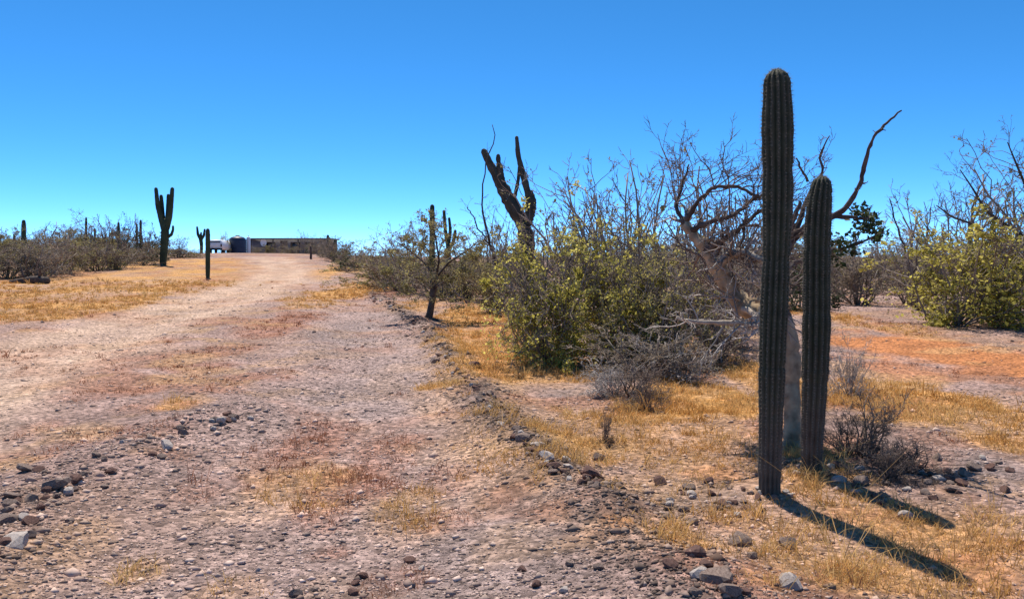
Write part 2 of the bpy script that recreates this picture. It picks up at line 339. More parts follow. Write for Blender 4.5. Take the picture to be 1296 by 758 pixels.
def build_ground():
    th_f = np.radians(np.linspace(-44, 44, 410)); th_b = np.radians(np.linspace(44, 316, 90)[1:-1])
    th = np.concatenate([th_f, th_b]); nt = len(th)
    r = [0.6]
    while r[-1] < 140: r.append(r[-1] * 1.0125)
    while r[-1] < 6000: r.append(r[-1] * 1.08)
    r = np.array(r); nr = len(r)
    R, T = np.meshgrid(r, th, indexing='ij')
    x = (R * np.sin(T)).ravel(); y = (R * np.cos(T)).ravel(); z = H(x, y)
    V = np.vstack([np.stack([x, y, z], 1), [[0, 0, float(H(0.0, 0.0))]]])
    idx = np.arange(nr * nt).reshape(nr, nt); nx = np.roll(idx, -1, 1)
    q = np.stack([idx[:-1], idx[1:], nx[1:], nx[:-1]], -1).reshape(-1, 4)
    t = np.stack([np.full(nt, nr * nt), idx[0], nx[0]], -1)
    m = bpy.data.materials.new('desert_soil'); m.use_nodes = True
    n = m.node_tree.nodes; l = m.node_tree.links; b = n['Principled BSDF']
    b.inputs['Roughness'].default_value = 0.95; b.inputs['Specular IOR Level'].default_value = 0.1
    at_ = n.new('ShaderNodeAttribute'); at_.attribute_name = 'soil'
    tc = n.new('ShaderNodeTexCoord')
    n1 = n.new('ShaderNodeTexNoise'); n1.inputs['Scale'].default_value = 14; n1.inputs['Detail'].default_value = 9; n1.inputs['Roughness'].default_value = 0.75
    vo = n.new('ShaderNodeTexVoronoi'); vo.inputs['Scale'].default_value = 26
    vo2 = n.new('ShaderNodeTexVoronoi'); vo2.inputs['Scale'].default_value = 9
    for q_ in (n1, vo, vo2): l.new(tc.outputs['Object'], q_.inputs['Vector'])
    r1 = n.new('ShaderNodeMapRange'); r1.inputs['From Min'].default_value = 0.3; r1.inputs['From Max'].default_value = 0.7
    r1.inputs['To Min'].default_value = 0.32; r1.inputs['To Max'].default_value = 1.55; l.new(n1.outputs['Fac'], r1.inputs['Value'])
    sx = n.new('ShaderNodeSeparateColor'); l.new(vo.outputs['Color'], sx.inputs[0])
    r2 = n.new('ShaderNodeMapRange'); r2.inputs['To Min'].default_value = 0.5; r2.inputs['To Max'].default_value = 1.4; l.new(sx.outputs[0], r2.inputs['Value'])
    mu = n.new('ShaderNodeMath'); mu.operation = 'MULTIPLY'; l.new(r1.outputs[0], mu.inputs[0]); l.new(r2.outputs[0], mu.inputs[1])
    vm = n.new('ShaderNodeVectorMath'); vm.operation = 'SCALE'; l.new(at_.outputs['Color'], vm.inputs[0]); l.new(mu.outputs[0], vm.inputs['Scale'])
    l.new(vm.outputs[0], b.inputs['Base Color'])
    ad = n.new('ShaderNodeMath'); ad.operation = 'ADD'; l.new(n1.outputs['Fac'], ad.inputs[0])
    m3 = n.new('ShaderNodeMath'); m3.operation = 'MULTIPLY'; m3.inputs[1].default_value = -0.6; l.new(vo.outputs['Distance'], m3.inputs[0]); l.new(m3.outputs[0], ad.inputs[1])
    bp = n.new('ShaderNodeBump'); bp.inputs['Strength'].default_value = 0.9; bp.inputs['Distance'].default_value = 0.035
    l.new(ad.outputs[0], bp.inputs['Height']); l.new(bp.outputs[0], b.inputs['Normal'])
    me = mesh_np('ground', V, [q, t], m, True)
    col = zone_colour(V[:, 0], V[:, 1])
    ca = me.color_attributes.new('soil', 'FLOAT_COLOR', 'POINT')
    ca.data.foreach_set('color', np.hstack([col, np.ones((len(col), 1))]).astype(np.float32).ravel())
    o = bpy.data.objects.new('ground', me); C.objects.link(o); o['kind'] = 'structure'
    o['label'] = 'stony desert ground with worn dirt tracks and straw patches'
    return o
ground = build_ground()

# ------------------------------------------------------------------ cacti
def ribbed(path, rad, nribs, depth=0.13, per=4, ripple=0.0, seed=0):
    """a ribbed stem along a path with a domed tip; returns V, quads, tris, ridge points and outward normals"""
    path = np.asarray(path, float); rad = np.asarray(rad, float)
    R = rad[-1]; tdir = norm(path[-1] - path[-2])
    ext = [(math.sin(a) * R * 1.15, math.cos(a) * R) for a in np.radians((20, 40, 58, 74, 84))]
    path = np.vstack([path] + [path[-1] + tdir * e for e, _ in ext]); rad = np.concatenate([rad, [q for _, q in ext]])
    k = len(path); T = np.empty_like(path); T[1:-1] = path[2:] - path[:-2]; T[0] = path[1] - path[0]; T[-1] = path[-1] - path[-2]; T = norm(T)
    U = np.empty_like(T); u = np.array([1.0, 0, 0])
    for j in range(k): u = norm(u - T[j] * np.dot(u, T[j])); U[j] = u
    W = np.cross(T, U); n = nribs * per; a = np.arange(n) * 2 * math.pi / n
    prof = 1 - depth + depth * np.abs(np.cos(nribs * a / 2)) ** 0.75
    rg = np.random.default_rng(seed)
    rw = rad[:, None] * prof[None] * (1 + ripple * rg.normal(0, 1, (k, 1)) + ripple * 0.6 * rg.normal(0, 1, (k, n)))
    dirs = np.cos(a)[None, :, None] * U[:, None] + np.sin(a)[None, :, None] * W[:, None]
    V = path[:, None] + rw[..., None] * dirs
    idx = np.arange(k * n).reshape(k, n); nx = np.roll(idx, -1, 1)
    q = np.stack([idx[:-1], nx[:-1], nx[1:], idx[1:]], -1).reshape(-1, 4)
    Vf = np.vstack([V.reshape(-1, 3), path[-1] + tdir * R * 0.03]); t = np.stack([idx[-1], nx[-1], np.full(n, k * n)], -1)
    return Vf, q, t, V[:, ::per], dirs[:, ::per]
def spines(rng, ridge, dirs, n_each, length, width, step=1):
    g = Geo(); p = ridge[::step].reshape(-1, 3); d = dirs[::step].reshape(-1, 3)
    p = np.repeat(p, n_each, 0); d = norm(np.repeat(d, n_each, 0) + rng.normal(0, 0.55, (len(p), 3)))
    s = norm(np.cross(d, rng.normal(0, 1, d.shape))) * width
    L = length * rng.uniform(0.5, 1.2, (len(p), 1))
    V = np.stack([p - s, p + s, p + d * L], 1).reshape(-1, 3)
    g.add(V, tris=np.arange(len(V)).reshape(-1, 3)); return g
def smooth_path(ctrl, n):
    ctrl = np.asarray(ctrl, float); t = np.concatenate([[0], np.cumsum(np.linalg.norm(np.diff(ctrl[:, :3], axis=0), axis=1))]); t /= t[-1]
    u = np.linspace(0, 1, n); out = np.stack([np.interp(u, t, ctrl[:, i]) for i in range(ctrl.shape[1])], 1)
    for _ in range(max(1, n // 12)):
        out[1:-1] = out[1:-1] * 0.5 + (out[:-2] + out[2:]) * 0.25
    return out
def near_cactus(name, base_px, prof, nribs, label, seed):
    """prof: (px, py, half width px) from the base up"""
    b = at(*base_px); Y = b[1]; base = b - np.array((0, 0, 0.06))
    ct = [[*(P(px, py, Y) - base), hw * Y / F_PX] for px, py, hw in prof]
    ct[0][2] = 0.0
    sp = smooth_path(ct, 110)
    hh = np.linspace(0, 1, 110); sp[:, 3] *= 1 + .035 * np.sin(hh * 23 + seed) * np.sin(hh * 9 + seed) + .03 * (vnoise(hh * 14, hh * 0 + seed, 5) - .5); sp[:, 3] *= 1 - .06 * sum(np.exp(-((hh - c_) / .012) ** 2) for c_ in ((.27, .49, .68, .83), (.33, .58, .8))[seed % 2]); sp[:, 0] += .016 * np.sin(hh * 7 + seed) * hh; sp[:4, 3] *= (1.25, 1.16, 1.08, 1.03)
    V, q, t, rd, di = ribbed(sp[:, :3], sp[:, 3], nribs, 0.24, 4, 0.016, seed)
    o = thing(name, base, label, 'cactus', 'column cacti beside the tree')
    m = bpy.data.materials.new('cactus_ribs_and_cork'); m.use_nodes = True
    n = m.node_tree.nodes; l = m.node_tree.links; bs = n['Principled BSDF']; bs.inputs['Roughness'].default_value = 0.75; bs.inputs['Specular IOR Level'].default_value = 0.2
    tc = n.new('ShaderNodeTexCoord'); sx = n.new('ShaderNodeSeparateXYZ'); l.new(tc.outputs['Object'], sx.inputs[0])
    no = n.new('ShaderNodeTexNoise'); no.inputs['Scale'].default_value = 9; no.inputs['Detail'].default_value = 7; l.new(tc.outputs['Object'], no.inputs['Vector'])
    ad = n.new('ShaderNodeMath'); ad.operation = 'MULTIPLY_ADD'; ad.inputs[1].default_value = 0.9; l.new(no.outputs['Fac'], ad.inputs[0]); l.new(sx.outputs['Z'], ad.inputs[2])
    mr = n.new('ShaderNodeMapRange'); mr.inputs['From Min'].default_value = 0.75; mr.inputs['From Max'].default_value = 1.35; l.new(ad.outputs[0], mr.inputs['Value'])
    rg = n.new('ShaderNodeValToRGB'); rg.color_ramp.elements[0].color = (0.018, 0.026, 0.014, 1); rg.color_ramp.elements[1].color = (0.045, 0.054, 0.03, 1)
    rc = n.new('ShaderNodeValToRGB'); rc.color_ramp.elements[0].color = (0.06, 0.047, 0.036, 1); rc.color_ramp.elements[1].color = (0.15, 0.12, 0.092, 1)
    for r_ in (rg, rc): r_.color_ramp.elements[0].position = .35; r_.color_ramp.elements[1].position = .7; l.new(no.outputs['Fac'], r_.inputs['Fac'])
    mx = n.new('ShaderNodeMix'); mx.data_type = 'RGBA'; l.new(mr.outputs[0], mx.inputs['Factor']); l.new(rc.outputs[0], mx.inputs['A']); l.new(rg.outputs[0], mx.inputs['B'])
    ra = n.new('ShaderNodeAttribute'); ra.attribute_name = 'ridge'; n3 = n.new('ShaderNodeTexNoise'); n3.inputs['Scale'].default_value = 30; n3.inputs['Detail'].default_value = 5; l.new(tc.outputs['Object'], n3.inputs['Vector'])
    rm = n.new('ShaderNodeMath'); rm.operation = 'MULTIPLY'; l.new(ra.outputs['Fac'], rm.inputs[0]); l.new(n3.outputs['Fac'], rm.inputs[1])
    m2 = n.new('ShaderNodeMix'); m2.data_type = 'RGBA'; m2.inputs['B'].default_value = (0.125, 0.115, 0.088, 1); l.new(rm.outputs[0], m2.inputs['Factor']); l.new(mx.outputs['Result'], m2.inputs['A'])
    sc_ = n.new('ShaderNodeMapRange'); sc_.inputs['From Min'].default_value = .66; sc_.inputs['From Max'].default_value = .72; sn = n.new('ShaderNodeTexNoise'); sn.inputs['Scale'].default_value = 4.5; sn.inputs['Detail'].default_value = 8; l.new(tc.outputs['Object'], sn.inputs['Vector']); l.new(sn.outputs['Fac'], sc_.inputs['Value'])
    m4 = n.new('ShaderNodeMix'); m4.data_type = 'RGBA'; m4.inputs['B'].default_value = (0.12, 0.085, 0.065, 1); l.new(sc_.outputs[0], m4.inputs['Factor']); l.new(m2.outputs['Result'], m4.inputs['A'])
    l.new(m4.outputs['Result'], bs.inputs['Base Color'])
    n2 = n.new('ShaderNodeTexNoise'); n2.inputs['Scale'].default_value = 55; n2.inputs['Detail'].default_value = 6; l.new(tc.outputs['Object'], n2.inputs['Vector'])
    bp = n.new('ShaderNodeBump'); bp.inputs['Strength'].default_value = .5; bp.inputs['Distance'].default_value = .01; l.new(n2.outputs['Fac'], bp.inputs['Height']); l.new(bp.outputs[0], bs.inputs['Normal'])
    me = mesh_np('stem', V, [q, t], m, True); k_ = np.arange(len(V)) % 4
    rv = np.where(k_ == 0, 1.0, np.where(k_ == 2, 0.0, .35)); rv[-1] = .5; ca = me.color_attributes.new('ridge', 'FLOAT_COLOR', 'POINT')
    ca.data.foreach_set('color', np.repeat(rv, 4).astype(np.float32))
    part('stem', me, o)
    rng = np.random.default_rng(seed)
    part('spines', spines(rng, rd[8:], di[8:], 7, 0.026, 0.0007).mesh('spines', M['spine']), o, kind='stuff')
    return o
near_cactus('column_cactus', (974, 622), ((974, 626, 13), (974, 600, 14), (976, 540, 15.5), (978, 460, 17), (980, 380, 17), (981, 320, 17.5), (982, 250, 19), (983, 180, 19.5), (984.5, 130, 18), (985, 107, 16.5)), 14,
            'tall dark green ribbed column cactus, the taller of the two beside the pale tree trunk', 3)
near_cactus('column_cactus', (1027, 594), ((1027, 598, 12.5), (1028, 560, 13.5), (1030, 500, 16), (1032, 420, 17), (1035, 340, 17), (1038, 280, 16), (1040, 245, 14), (1041, 238, 13)), 13,
            'shorter dark ribbed column cactus, the lower of the two beside the pale tree trunk', 5)

def far_cactus(name, base_px, stems, label, group=None, material='cactus_far', Y=None, nribs=8, cat='cactus', depth=0.18, ripple=0.02):
    """stems: list of (part name, [(px, py, half width px, dy metres)...])"""
    if Y is None: b = at(*base_px); Y = b[1]
    else: d = P(base_px[0], base_px[1], Y); b = np.array((d[0], Y, float(H(d[0], Y))))
    base = b - np.array((0, 0, 0.05)); o = thing(name, base, label, cat, group)
    for i, (pn, pr) in enumerate(stems):
        ct = []
        for c in pr:
            dy = c[3] if len(c) > 3 else 0.0
            ct.append([*(P(c[0], c[1], Y + dy) - base), c[2] * Y / F_PX])
        if i == 0: ct[0][2] = 0.0
        sp = smooth_path(ct, 26)
        if material == 'dead_cactus': sp[:, 3] *= .85
        V, q, t, rd, di = ribbed(sp[:, :3], sp[:, 3], nribs, depth, 3, ripple, i + len(name))
        part(pn, mesh_np(pn, V, [q, t], M[material], True), o)
    return o
far_cactus('branching_cactus', (208, 336), [
    ('trunk', [(206, 338, 4.2), (207, 322, 4.6), (208.5, 305, 5.2), (209, 290, 5.2), (209, 281, 4)]),
    ('arm', [(207.5, 290, 4), (204, 275, 4.2), (199.5, 260, 3), (197.5, 240, 2.4)]),
    ('arm', [(207, 288, 3, .2), (205.5, 270, 3, .3), (204.5, 255, 2.6, .35), (204, 249, 2.3, .35)]),
    ('arm', [(210.5, 290, 4), (214, 275, 4.2), (216.5, 258, 3.2), (218, 240, 2.6)]),
    ('arm', [(211, 287, 3, .25), (212.5, 270, 3, .3), (213, 255, 2.6, .3), (213, 248, 2.2, .3)]),
    ('arm', [(212, 300, 2.4), (217, 297, 2), (219, 291, 1.6), (219, 287, 1.4)])],
    'many-armed branching cactus on the rise at the edge of the left scrub')
far_cactus('branching_cactus', (255, 319), [
    ('trunk', [(255, 324, 2), (255, 310, 2.2), (254, 302, 2.6), (254, 298, 2)]),
    ('arm', [(253.5, 303, 1.8), (250.5, 297, 1.8), (249.5, 288, 1.3)]),
    ('arm', [(255, 303, 1.8), (258, 298, 1.7), (259, 291, 1.3)]),
    ('arm', [(254, 300, 1.4), (254.5, 295, 1.2)])],
    'small far branching cactus on the skyline behind a lone post-like cactus', Y=80)
far_cactus('column_cactus', (263, 352), [('stem', [(263, 354, 2.6), (263, 340, 3), (263, 315, 3.1), (263, 297, 3), (263, 292, 2.5)])],
    'lone post-like cactus standing in the open straw beside the track')
for bx, by, top, hw, lab in ((30, 330, 278, 2.8, 'thick short column cactus at the outer end of the left scrub'), (18, 330, 296, 1.6, 'thin short cactus half sunk in the left scrub'),
                    (109, 330, 275, 1.5, 'thin column cactus standing in the middle of the left scrub'),
                    (150, 330, 281, 1.8, 'column cactus standing over a dark forked shrub in the left scrub'), (173, 330, 283, 1.5, 'shorter of the twin column cacti near the branching cactus'), (178, 330, 278, 1.6, 'taller of the twin column cacti near the branching cactus')):
    far_cactus('column_cactus', (bx, by), [('stem', [(bx, by + 6, hw), (bx, (by + top) / 2, hw * 1.1), (bx, top + 6, hw), (bx, top + hw, hw * .8)])], lab, 'column cacti in the left scrub')
far_cactus('column_cactus', (547, 330), [('stem', [(547, 372, 3), (547, 320, 3.6), (547, 280, 3.4), (547, 262, 2.8)])], 'straight column cactus rising behind the small dark-trunked tree', 'cacti behind the small tree', Y=30)
far_cactus('branching_cactus', (566, 330), [('trunk', [(568, 372, 3), (568, 330, 3.2), (567, 305, 3), (566, 298, 2.6)]), ('arm', [(566, 308, 2.4), (563.5, 290, 2.2), (562, 268, 1.9)]), ('arm', [(568, 308, 2.3), (570, 290, 2), (568.5, 277, 1.6)]), ('arm', [(568, 318, 2.4), (574, 305, 2.3), (576, 293, 2)])],
    'slim forked cactus beside the straight one behind the small tree', 'cacti behind the small tree', Y=31)
for bx, top, hw, lab, Y in ((415, 297, 2, 'thick stubby cactus at the end of the long low building', 70), (424, 303, 2, 'stubby cactus beside a thicker one past the end of the building', 68), (120, 288, 1.4, 'very thin cactus standing among leafless shrubs of the left scrub', 60),):
    far_cactus('column_cactus', (bx, 330), [('stem', [(bx, 345, hw), (bx, 320, hw * 1.1), (bx, top + 5, hw), (bx, top + 2, hw * .8)])], lab, Y=Y)
# the broken, half-dead branching cactus
far_cactus('broken_cactus', (668, 400), [
    ('trunk', [(668, 412, 11), (668, 370, 12), (667, 320, 12), (666, 298, 12), (663, 288, 10), (662, 284, 8)]),
    ('arm', [(664, 290, 10), (655, 272, 11), (645, 255, 10.5), (636, 238, 9), (626, 219, 7), (618, 204, 5.5), (613, 193, 5)]),
    ('arm', [(638, 244, 6), (634, 228, 6), (632, 212, 5), (631, 206, 3.4), (630.5, 201, 3.6), (630.5, 198, 3.2)]),
    ('arm', [(652, 262, 6), (643, 245, 5), (641, 238, 3.5)]),
    ('arm', [(666, 284, 9), (671, 268, 8.5), (672, 255, 8), (671, 246, 6)]),
    ('arm', [(671, 262, 5.5), (668, 244, 4.8), (663, 226, 4.6), (659, 210, 4.2), (655.5, 196, 3.6), (655, 188, 4), (654.5, 181, 2.6), (654, 175, 2.8)]),
    ('arm', [(649, 264, 2.6), (652, 246, 2.8), (656, 228, 2.6), (657, 212, 2.2)])],
    'dark half-dead branching cactus leaning behind the green bush', material='dead_cactus', Y=19.0, nribs=9, ripple=0.06, depth=0.22)

# ------------------------------------------------------------------ shrubs
def make_shrub(seed, kind, mw=None, ml=None, stems=14, leafn=2500, leaf=0.03, dens=1.0, lean=0.9, twig_r=0.012, levels=3, up=0.05, minr=0.0028, erect=0.0):
    """unit shrub: about 1 m tall and 1 m across"""
    rng = np.random.default_rng(seed); g = Geo()
    az = rng.uniform(0, 2 * math.pi, stems); tilt = np.abs(rng.normal(0, lean, stems)) * (1 - erect)
    di = np.stack([np.sin(az) * np.sin(tilt), np.cos(az) * np.sin(tilt), np.abs(np.cos(tilt)) + 0.15], 1)
    st = np.stack([np.sin(az) * 0.06, np.cos(az) * 0.06, np.full(stems, -0.03)], 1) * rng.uniform(0.2, 1.5, (stems, 1))
    ln = rng.uniform(0.55, 1.0, stems) * (0.75 + 0.3 * np.cos(tilt))
    A, Ra = walk(rng, st, di, ln, np.full(stems, twig_r), 6, 0.22, up)
    levs = [(A, Ra)]; cur = (A, Ra, ln)
    for lv in range(levels):
        p, d, L, r = fork(rng, cur[0], cur[1], [int(7 * dens), int(5 * dens), int(4 * dens)][lv], 0.75, [0.5, 0.5, 0.5][lv], cur[2])
        B, Rb = walk(rng, p, d, L, np.maximum(r, minr), [4, 3, 2][lv], 0.3, up * 1.2, 0.5)
        levs.append((B, Rb)); cur = (B, Rb, L)
    allp = np.concatenate([l[0].reshape(-1, 3) for l in levs])
    hx = np.percentile(np.abs(allp[:, :2]), 96); hz = np.percentile(allp[:, 2], 98.5)
    sc = np.array([0.5 / hx, 0.5 / hx, 1.0 / hz])
    for Pp, Rr in levs:
        Q = Pp * sc; Q[..., 2] = np.where((Q[..., 2] < 0.01) & (np.arange(Q.shape[1])[None] > 0), np.abs(Q[..., 2]) * .3 + 0.01, Q[..., 2])
        tubes(g, Q, Rr * (sc[0] * sc[2]) ** .5, 5 if Pp is A else 3)
    me_t = g.mesh('branches', M[mw or 'twig'])
    me_l = None
    if leafn:
        gl = Geo(); a, b = levs[-1][0] * sc, levs[-2][0] * sc
        pp = np.vstack([pts_on(rng, a, int(leafn * .75)), pts_on(rng, b, leafn - int(leafn * .75))]); lo = rng.random(len(pp)) < .22; pp[lo, 2] *= rng.uniform(.15, .6, lo.sum())
        leaves(rng, gl, pp, leaf, 0.012); me_l = gl.mesh('foliage', M[ml or 'leaf'])
    return me_t, me_l
def place_shrub(proto, base, w, h, label, group=None, name='shrub', rz=None, cat='shrub', d=None):
    o = thing(name, base, label, cat, group, rz if rz is not None else random.uniform(0, 6.28), (w, d or w, h))
    part('branches', proto[0], o)
    if proto[1]: part('foliage', proto[1], o)
    return o
def shrub_px(proto, px, base_y, w_px, top_y, label, group=None, name='shrub', Y=None, cat='shrub', rz=None, d=None):
    if Y is None: b = at(px, base_y)
    else:
        q = P(px, base_y, Y); b = np.array((q[0], Y, float(H(q[0], Y))))
    Y = b[1]; top = P(px, top_y, Y)[2]; h = max(0.25, top - b[2]); w = w_px * Y / F_PX
    return place_shrub(proto, b, w, h, label, group, name, rz, cat, d)

K = {}
K['grey_a'] = make_shrub(1, 0, 'twig', 'leaf_dull', stems=18, leafn=3200, leaf=0.022, dens=1)
K['grey_b'] = make_shrub(2, 0, 'twig_dark', 'leaf_dull', stems=16, leafn=3600, leaf=0.024, dens=1)
K['bare'] = make_shrub(3, 0, 'twig', None, stems=14, leafn=0, dens=.85, lean=.7)
K['bare_tall'] = make_shrub(4, 0, 'twig', 'leaf_dull', stems=16, leafn=350, leaf=0.018, dens=.75, lean=.5, up=.12, minr=0.0022)
K['olive'] = make_shrub(5, 0, 'twig_dark', 'leaf_dull', stems=16, leafn=6000, leaf=0.026)
K['dark'] = make_shrub(6, 0, 'twig_dark', 'leaf_dark', stems=14, leafn=3500, leaf=0.03)
K['low_pale'] = make_shrub(7, 0, 'twig_pale', None, stems=26, leafn=0, dens=1, lean=1.2, up=0.0, twig_r=0.008)
K['low_dark'] = make_shrub(8, 0, 'twig_dark', None, stems=22, leafn=0, dens=1, lean=1.0, up=0.03, twig_r=0.012)
K['green'] = make_shrub(9, 0, 'twig', 'leaf', stems=28, leafn=14000, leaf=0.021, dens=1, lean=1.15, twig_r=.009)
K['green_b'] = make_shrub(10, 0, 'twig', 'leaf_olive', stems=26, leafn=11000, leaf=0.019, dens=1, lean=1.1, twig_r=.009)
K['airy'] = make_shrub(14, 0, 'twig', 'leaf', stems=18, leafn=7500, leaf=0.027, lean=1.05, twig_r=.009)
K['brown'] = make_shrub(12, 0, 'twig', 'leaf_dry', stems=18, leafn=5000, leaf=0.02)

# big green bush in the middle
shrub_px(K['green'], 697, 458, 165, 300, 'big leafy yellow-green bush in front of the leaning dead cactus', name='leafy_bush', cat='bush')
shrub_px(K['green'], 775, 452, 160, 284, 'tall yellow-green bush right behind the big leafy one', name='leafy_bush', cat='bush', rz=2.6)
shrub_px(K['green_b'], 845, 458, 150, 300, 'olive-green leafy bush between the yellow-green bush and the pale tree', name='leafy_bush', cat='bush')
shrub_px(K['brown'], 830, 476, 150, 415, 'dry brown-leaved bush around the foot of the olive-green bush', name='dry_bush', cat='bush')
shrub_px(K['brown'], 905, 440, 150, 300, 'dry brown-leaved bush under the leaning limb of the pale tree', name='dry_bush', cat='bush')
shrub_px(K['bare_tall'], 725, 420, 190, 218, 'tall leafless shrub reaching above the yellow-green bush', name='bare_shrub', cat='shrub')
shrub_px(K['bare_tall'], 800, 425, 200, 196, 'tall leafless shrub reaching above the olive-green bush', name='bare_shrub', rz=2.0)
shrub_px(K['bare_tall'], 885, 425, 190, 205, 'tall leafless shrub just behind the pale tree limb', name='bare_shrub', rz=4.2)
shrub_px(K['bare'], 930, 415, 140, 250, 'leafless shrub behind the taller column cactus', name='bare_shrub', rz=1.1)
shrub_px(K['low_pale'], 775, 500, 90, 455, 'heap of bleached dead twigs at the foot of the bushes', name='twig_heap', cat='twigs')
shrub_px(K['low_dark'], 800, 502, 110, 458, 'dark low leafless shrub among bleached dead twigs', name='low_shrub')
shrub_px(K['low_pale'], 860, 480, 110, 425, 'heap of bleached dead twigs under the pale tree limb', name='twig_heap', cat='twigs')
shrub_px(K['low_dark'], 905, 462, 110, 405, 'dark low leafless shrub under the pale tree limb', name='low_shrub')
shrub_px(K['low_dark'], 820, 520, 50, 480, 'small dark twiggy tuft in front of the twig heap', name='low_shrub')
shrub_px(K['low_pale'], 1075, 500, 60, 430, 'pale twiggy shrub on the straw behind the shorter column cactus', name='low_shrub')
shrub_px(K['low_dark'], 1095, 580, 120, 500, 'bare grey-brown shrub on the stones right beside the shorter column cactus', name='low_shrub')
shrub_px(K['low_dark'], 1070, 575, 70, 525, 'bare twiggy shrub close against the shorter column cactus', name='low_shrub')
shrub_px(K['low_dark'], 1150, 598, 80, 560, 'wide dark twiggy shrub at the edge of the stony patch', name='low_shrub', rz=1.3)
shrub_px(K['low_dark'], 1125, 605, 90, 560, 'squat dark twiggy shrub among stones in the cactus shadow', name='low_shrub')
shrub_px(K['low_dark'], 765, 560, 30, 520, 'tiny dark twiggy tuft on the stony verge', name='low_shrub')
# right-hand bushes
shrub_px(K['airy'], 1205, 412, 175, 278, 'yellow-green leafy bush at the edge of the orange soil', name='leafy_bush', cat='bush')
shrub_px(K['airy'], 1305, 415, 185, 265, 'broad leafy bush under arching dark branches at the orange soil', name='leafy_bush', cat='bush')
shrub_px(K['bare_tall'], 1235, 400, 200, 215, 'tall leafless shrub rising behind the bush at the orange soil', name='bare_shrub', rz=.6)
shrub_px(K['bare_tall'], 1310, 405, 200, 180, 'tallest leafless shrub behind the broad leafy bush', name='bare_shrub', rz=3.0)
shrub_px(K['bare'], 1160, 392, 90, 290, 'leafless brown shrub between the pale tree and the yellow-green bush', name='bare_shrub')
shrub_px(K['brown'], 1085, 385, 110, 305, 'round dry brown bush behind the shorter column cactus', name='dry_bush', cat='bush')
shrub_px(K['dark'], 1010, 392, 110, 310, 'dark bush seen between the two column cacti', name='dark_bush', cat='bush')
shrub_px(K['brown'], 1150, 385, 70, 320, 'small dry brown bush beside a round brown bush', name='dry_bush', cat='bush')
# around the small tree
shrub_px(K['olive'], 590, 380, 100, 320, 'dull olive bush right behind the small dark-trunked tree', name='dull_bush', cat='bush')
shrub_px(K['green'], 492, 362, 40, 333, 'small bright yellow-green bush by the track', name='leafy_bush', cat='bush')
shrub_px(K['bare_tall'], 520, 370, 100, 284, 'leafless shrub with upright twigs behind the small yellow-green bush', name='bare_shrub', rz=2.2)
shrub_px(K['olive'], 630, 395, 80, 320, 'dull olive bush beside the yellow-green bush', name='dull_bush', cat='bush')
shrub_px(K['bare_tall'], 625, 385, 90, 262, 'leafless shrub under the leaning dead cactus', name='bare_shrub', rz=5.0)
shrub_px(K['brown'], 560, 375, 120, 318, 'dry brown bush behind the small dark-trunked tree', name='dry_bush', cat='bush')

# left scrub: rows of shrubs
kinds = ['grey_a', 'grey_b', 'brown', 'bare', 'olive', 'grey_a', 'bare_tall', 'grey_b']
i = 0
for px, by, w, top, lab, kk in (
    (10, 352, 60, 312, 'grey-brown shrub at the outer end of the left scrub', 'grey_a'), (48, 352, 70, 312, 'rounded grey shrub right behind the fallen log', 'brown'),
    (85, 346, 70, 300, 'leafless brown shrub beside the rounded grey shrub', 'grey_a'), (70, 340, 70, 286, 'taller leafless shrub standing over the rounded grey shrub', 'bare_tall'),
    (125, 343, 60, 306, 'low olive-grey shrub at the straw edge below the thin cacti', 'grey_b'), (128, 335, 60, 276, 'tall airy leafless shrub in the left scrub', 'bare_tall'),
    (160, 334, 32, 288, 'dark forked shrub at the foot of a column cactus', 'dark'), (150, 340, 50, 318, 'low brown shrub in front of the dark forked shrub', 'brown'),
    (182, 336, 36, 316, 'small brown shrub at the foot of the branching cactus', 'grey_a'), (180, 330, 44, 282, 'leafless shrub behind the twin column cacti', 'bare'),
    (194, 330, 26, 298, 'rounded dark green bush right behind the branching cactus', 'dark'), (228, 326, 40, 306, 'airy grey shrub just past the branching cactus', 'bare'),
    (0, 342, 60, 302, 'olive-grey shrub around the thick short cactus', 'olive'), (40, 338, 60, 304, 'dull olive shrub behind the thick short cactus', 'olive'),
    (100, 336, 70, 300, 'dense olive-grey shrub around a thin cactus', 'olive'), (150, 330, 60, 302, 'olive-grey shrub behind the dark forked shrub', 'grey_b')):
    shrub_px(K[kk], px, by, w * 1.25, top - 7, lab, 'shrubs of the left scrub')
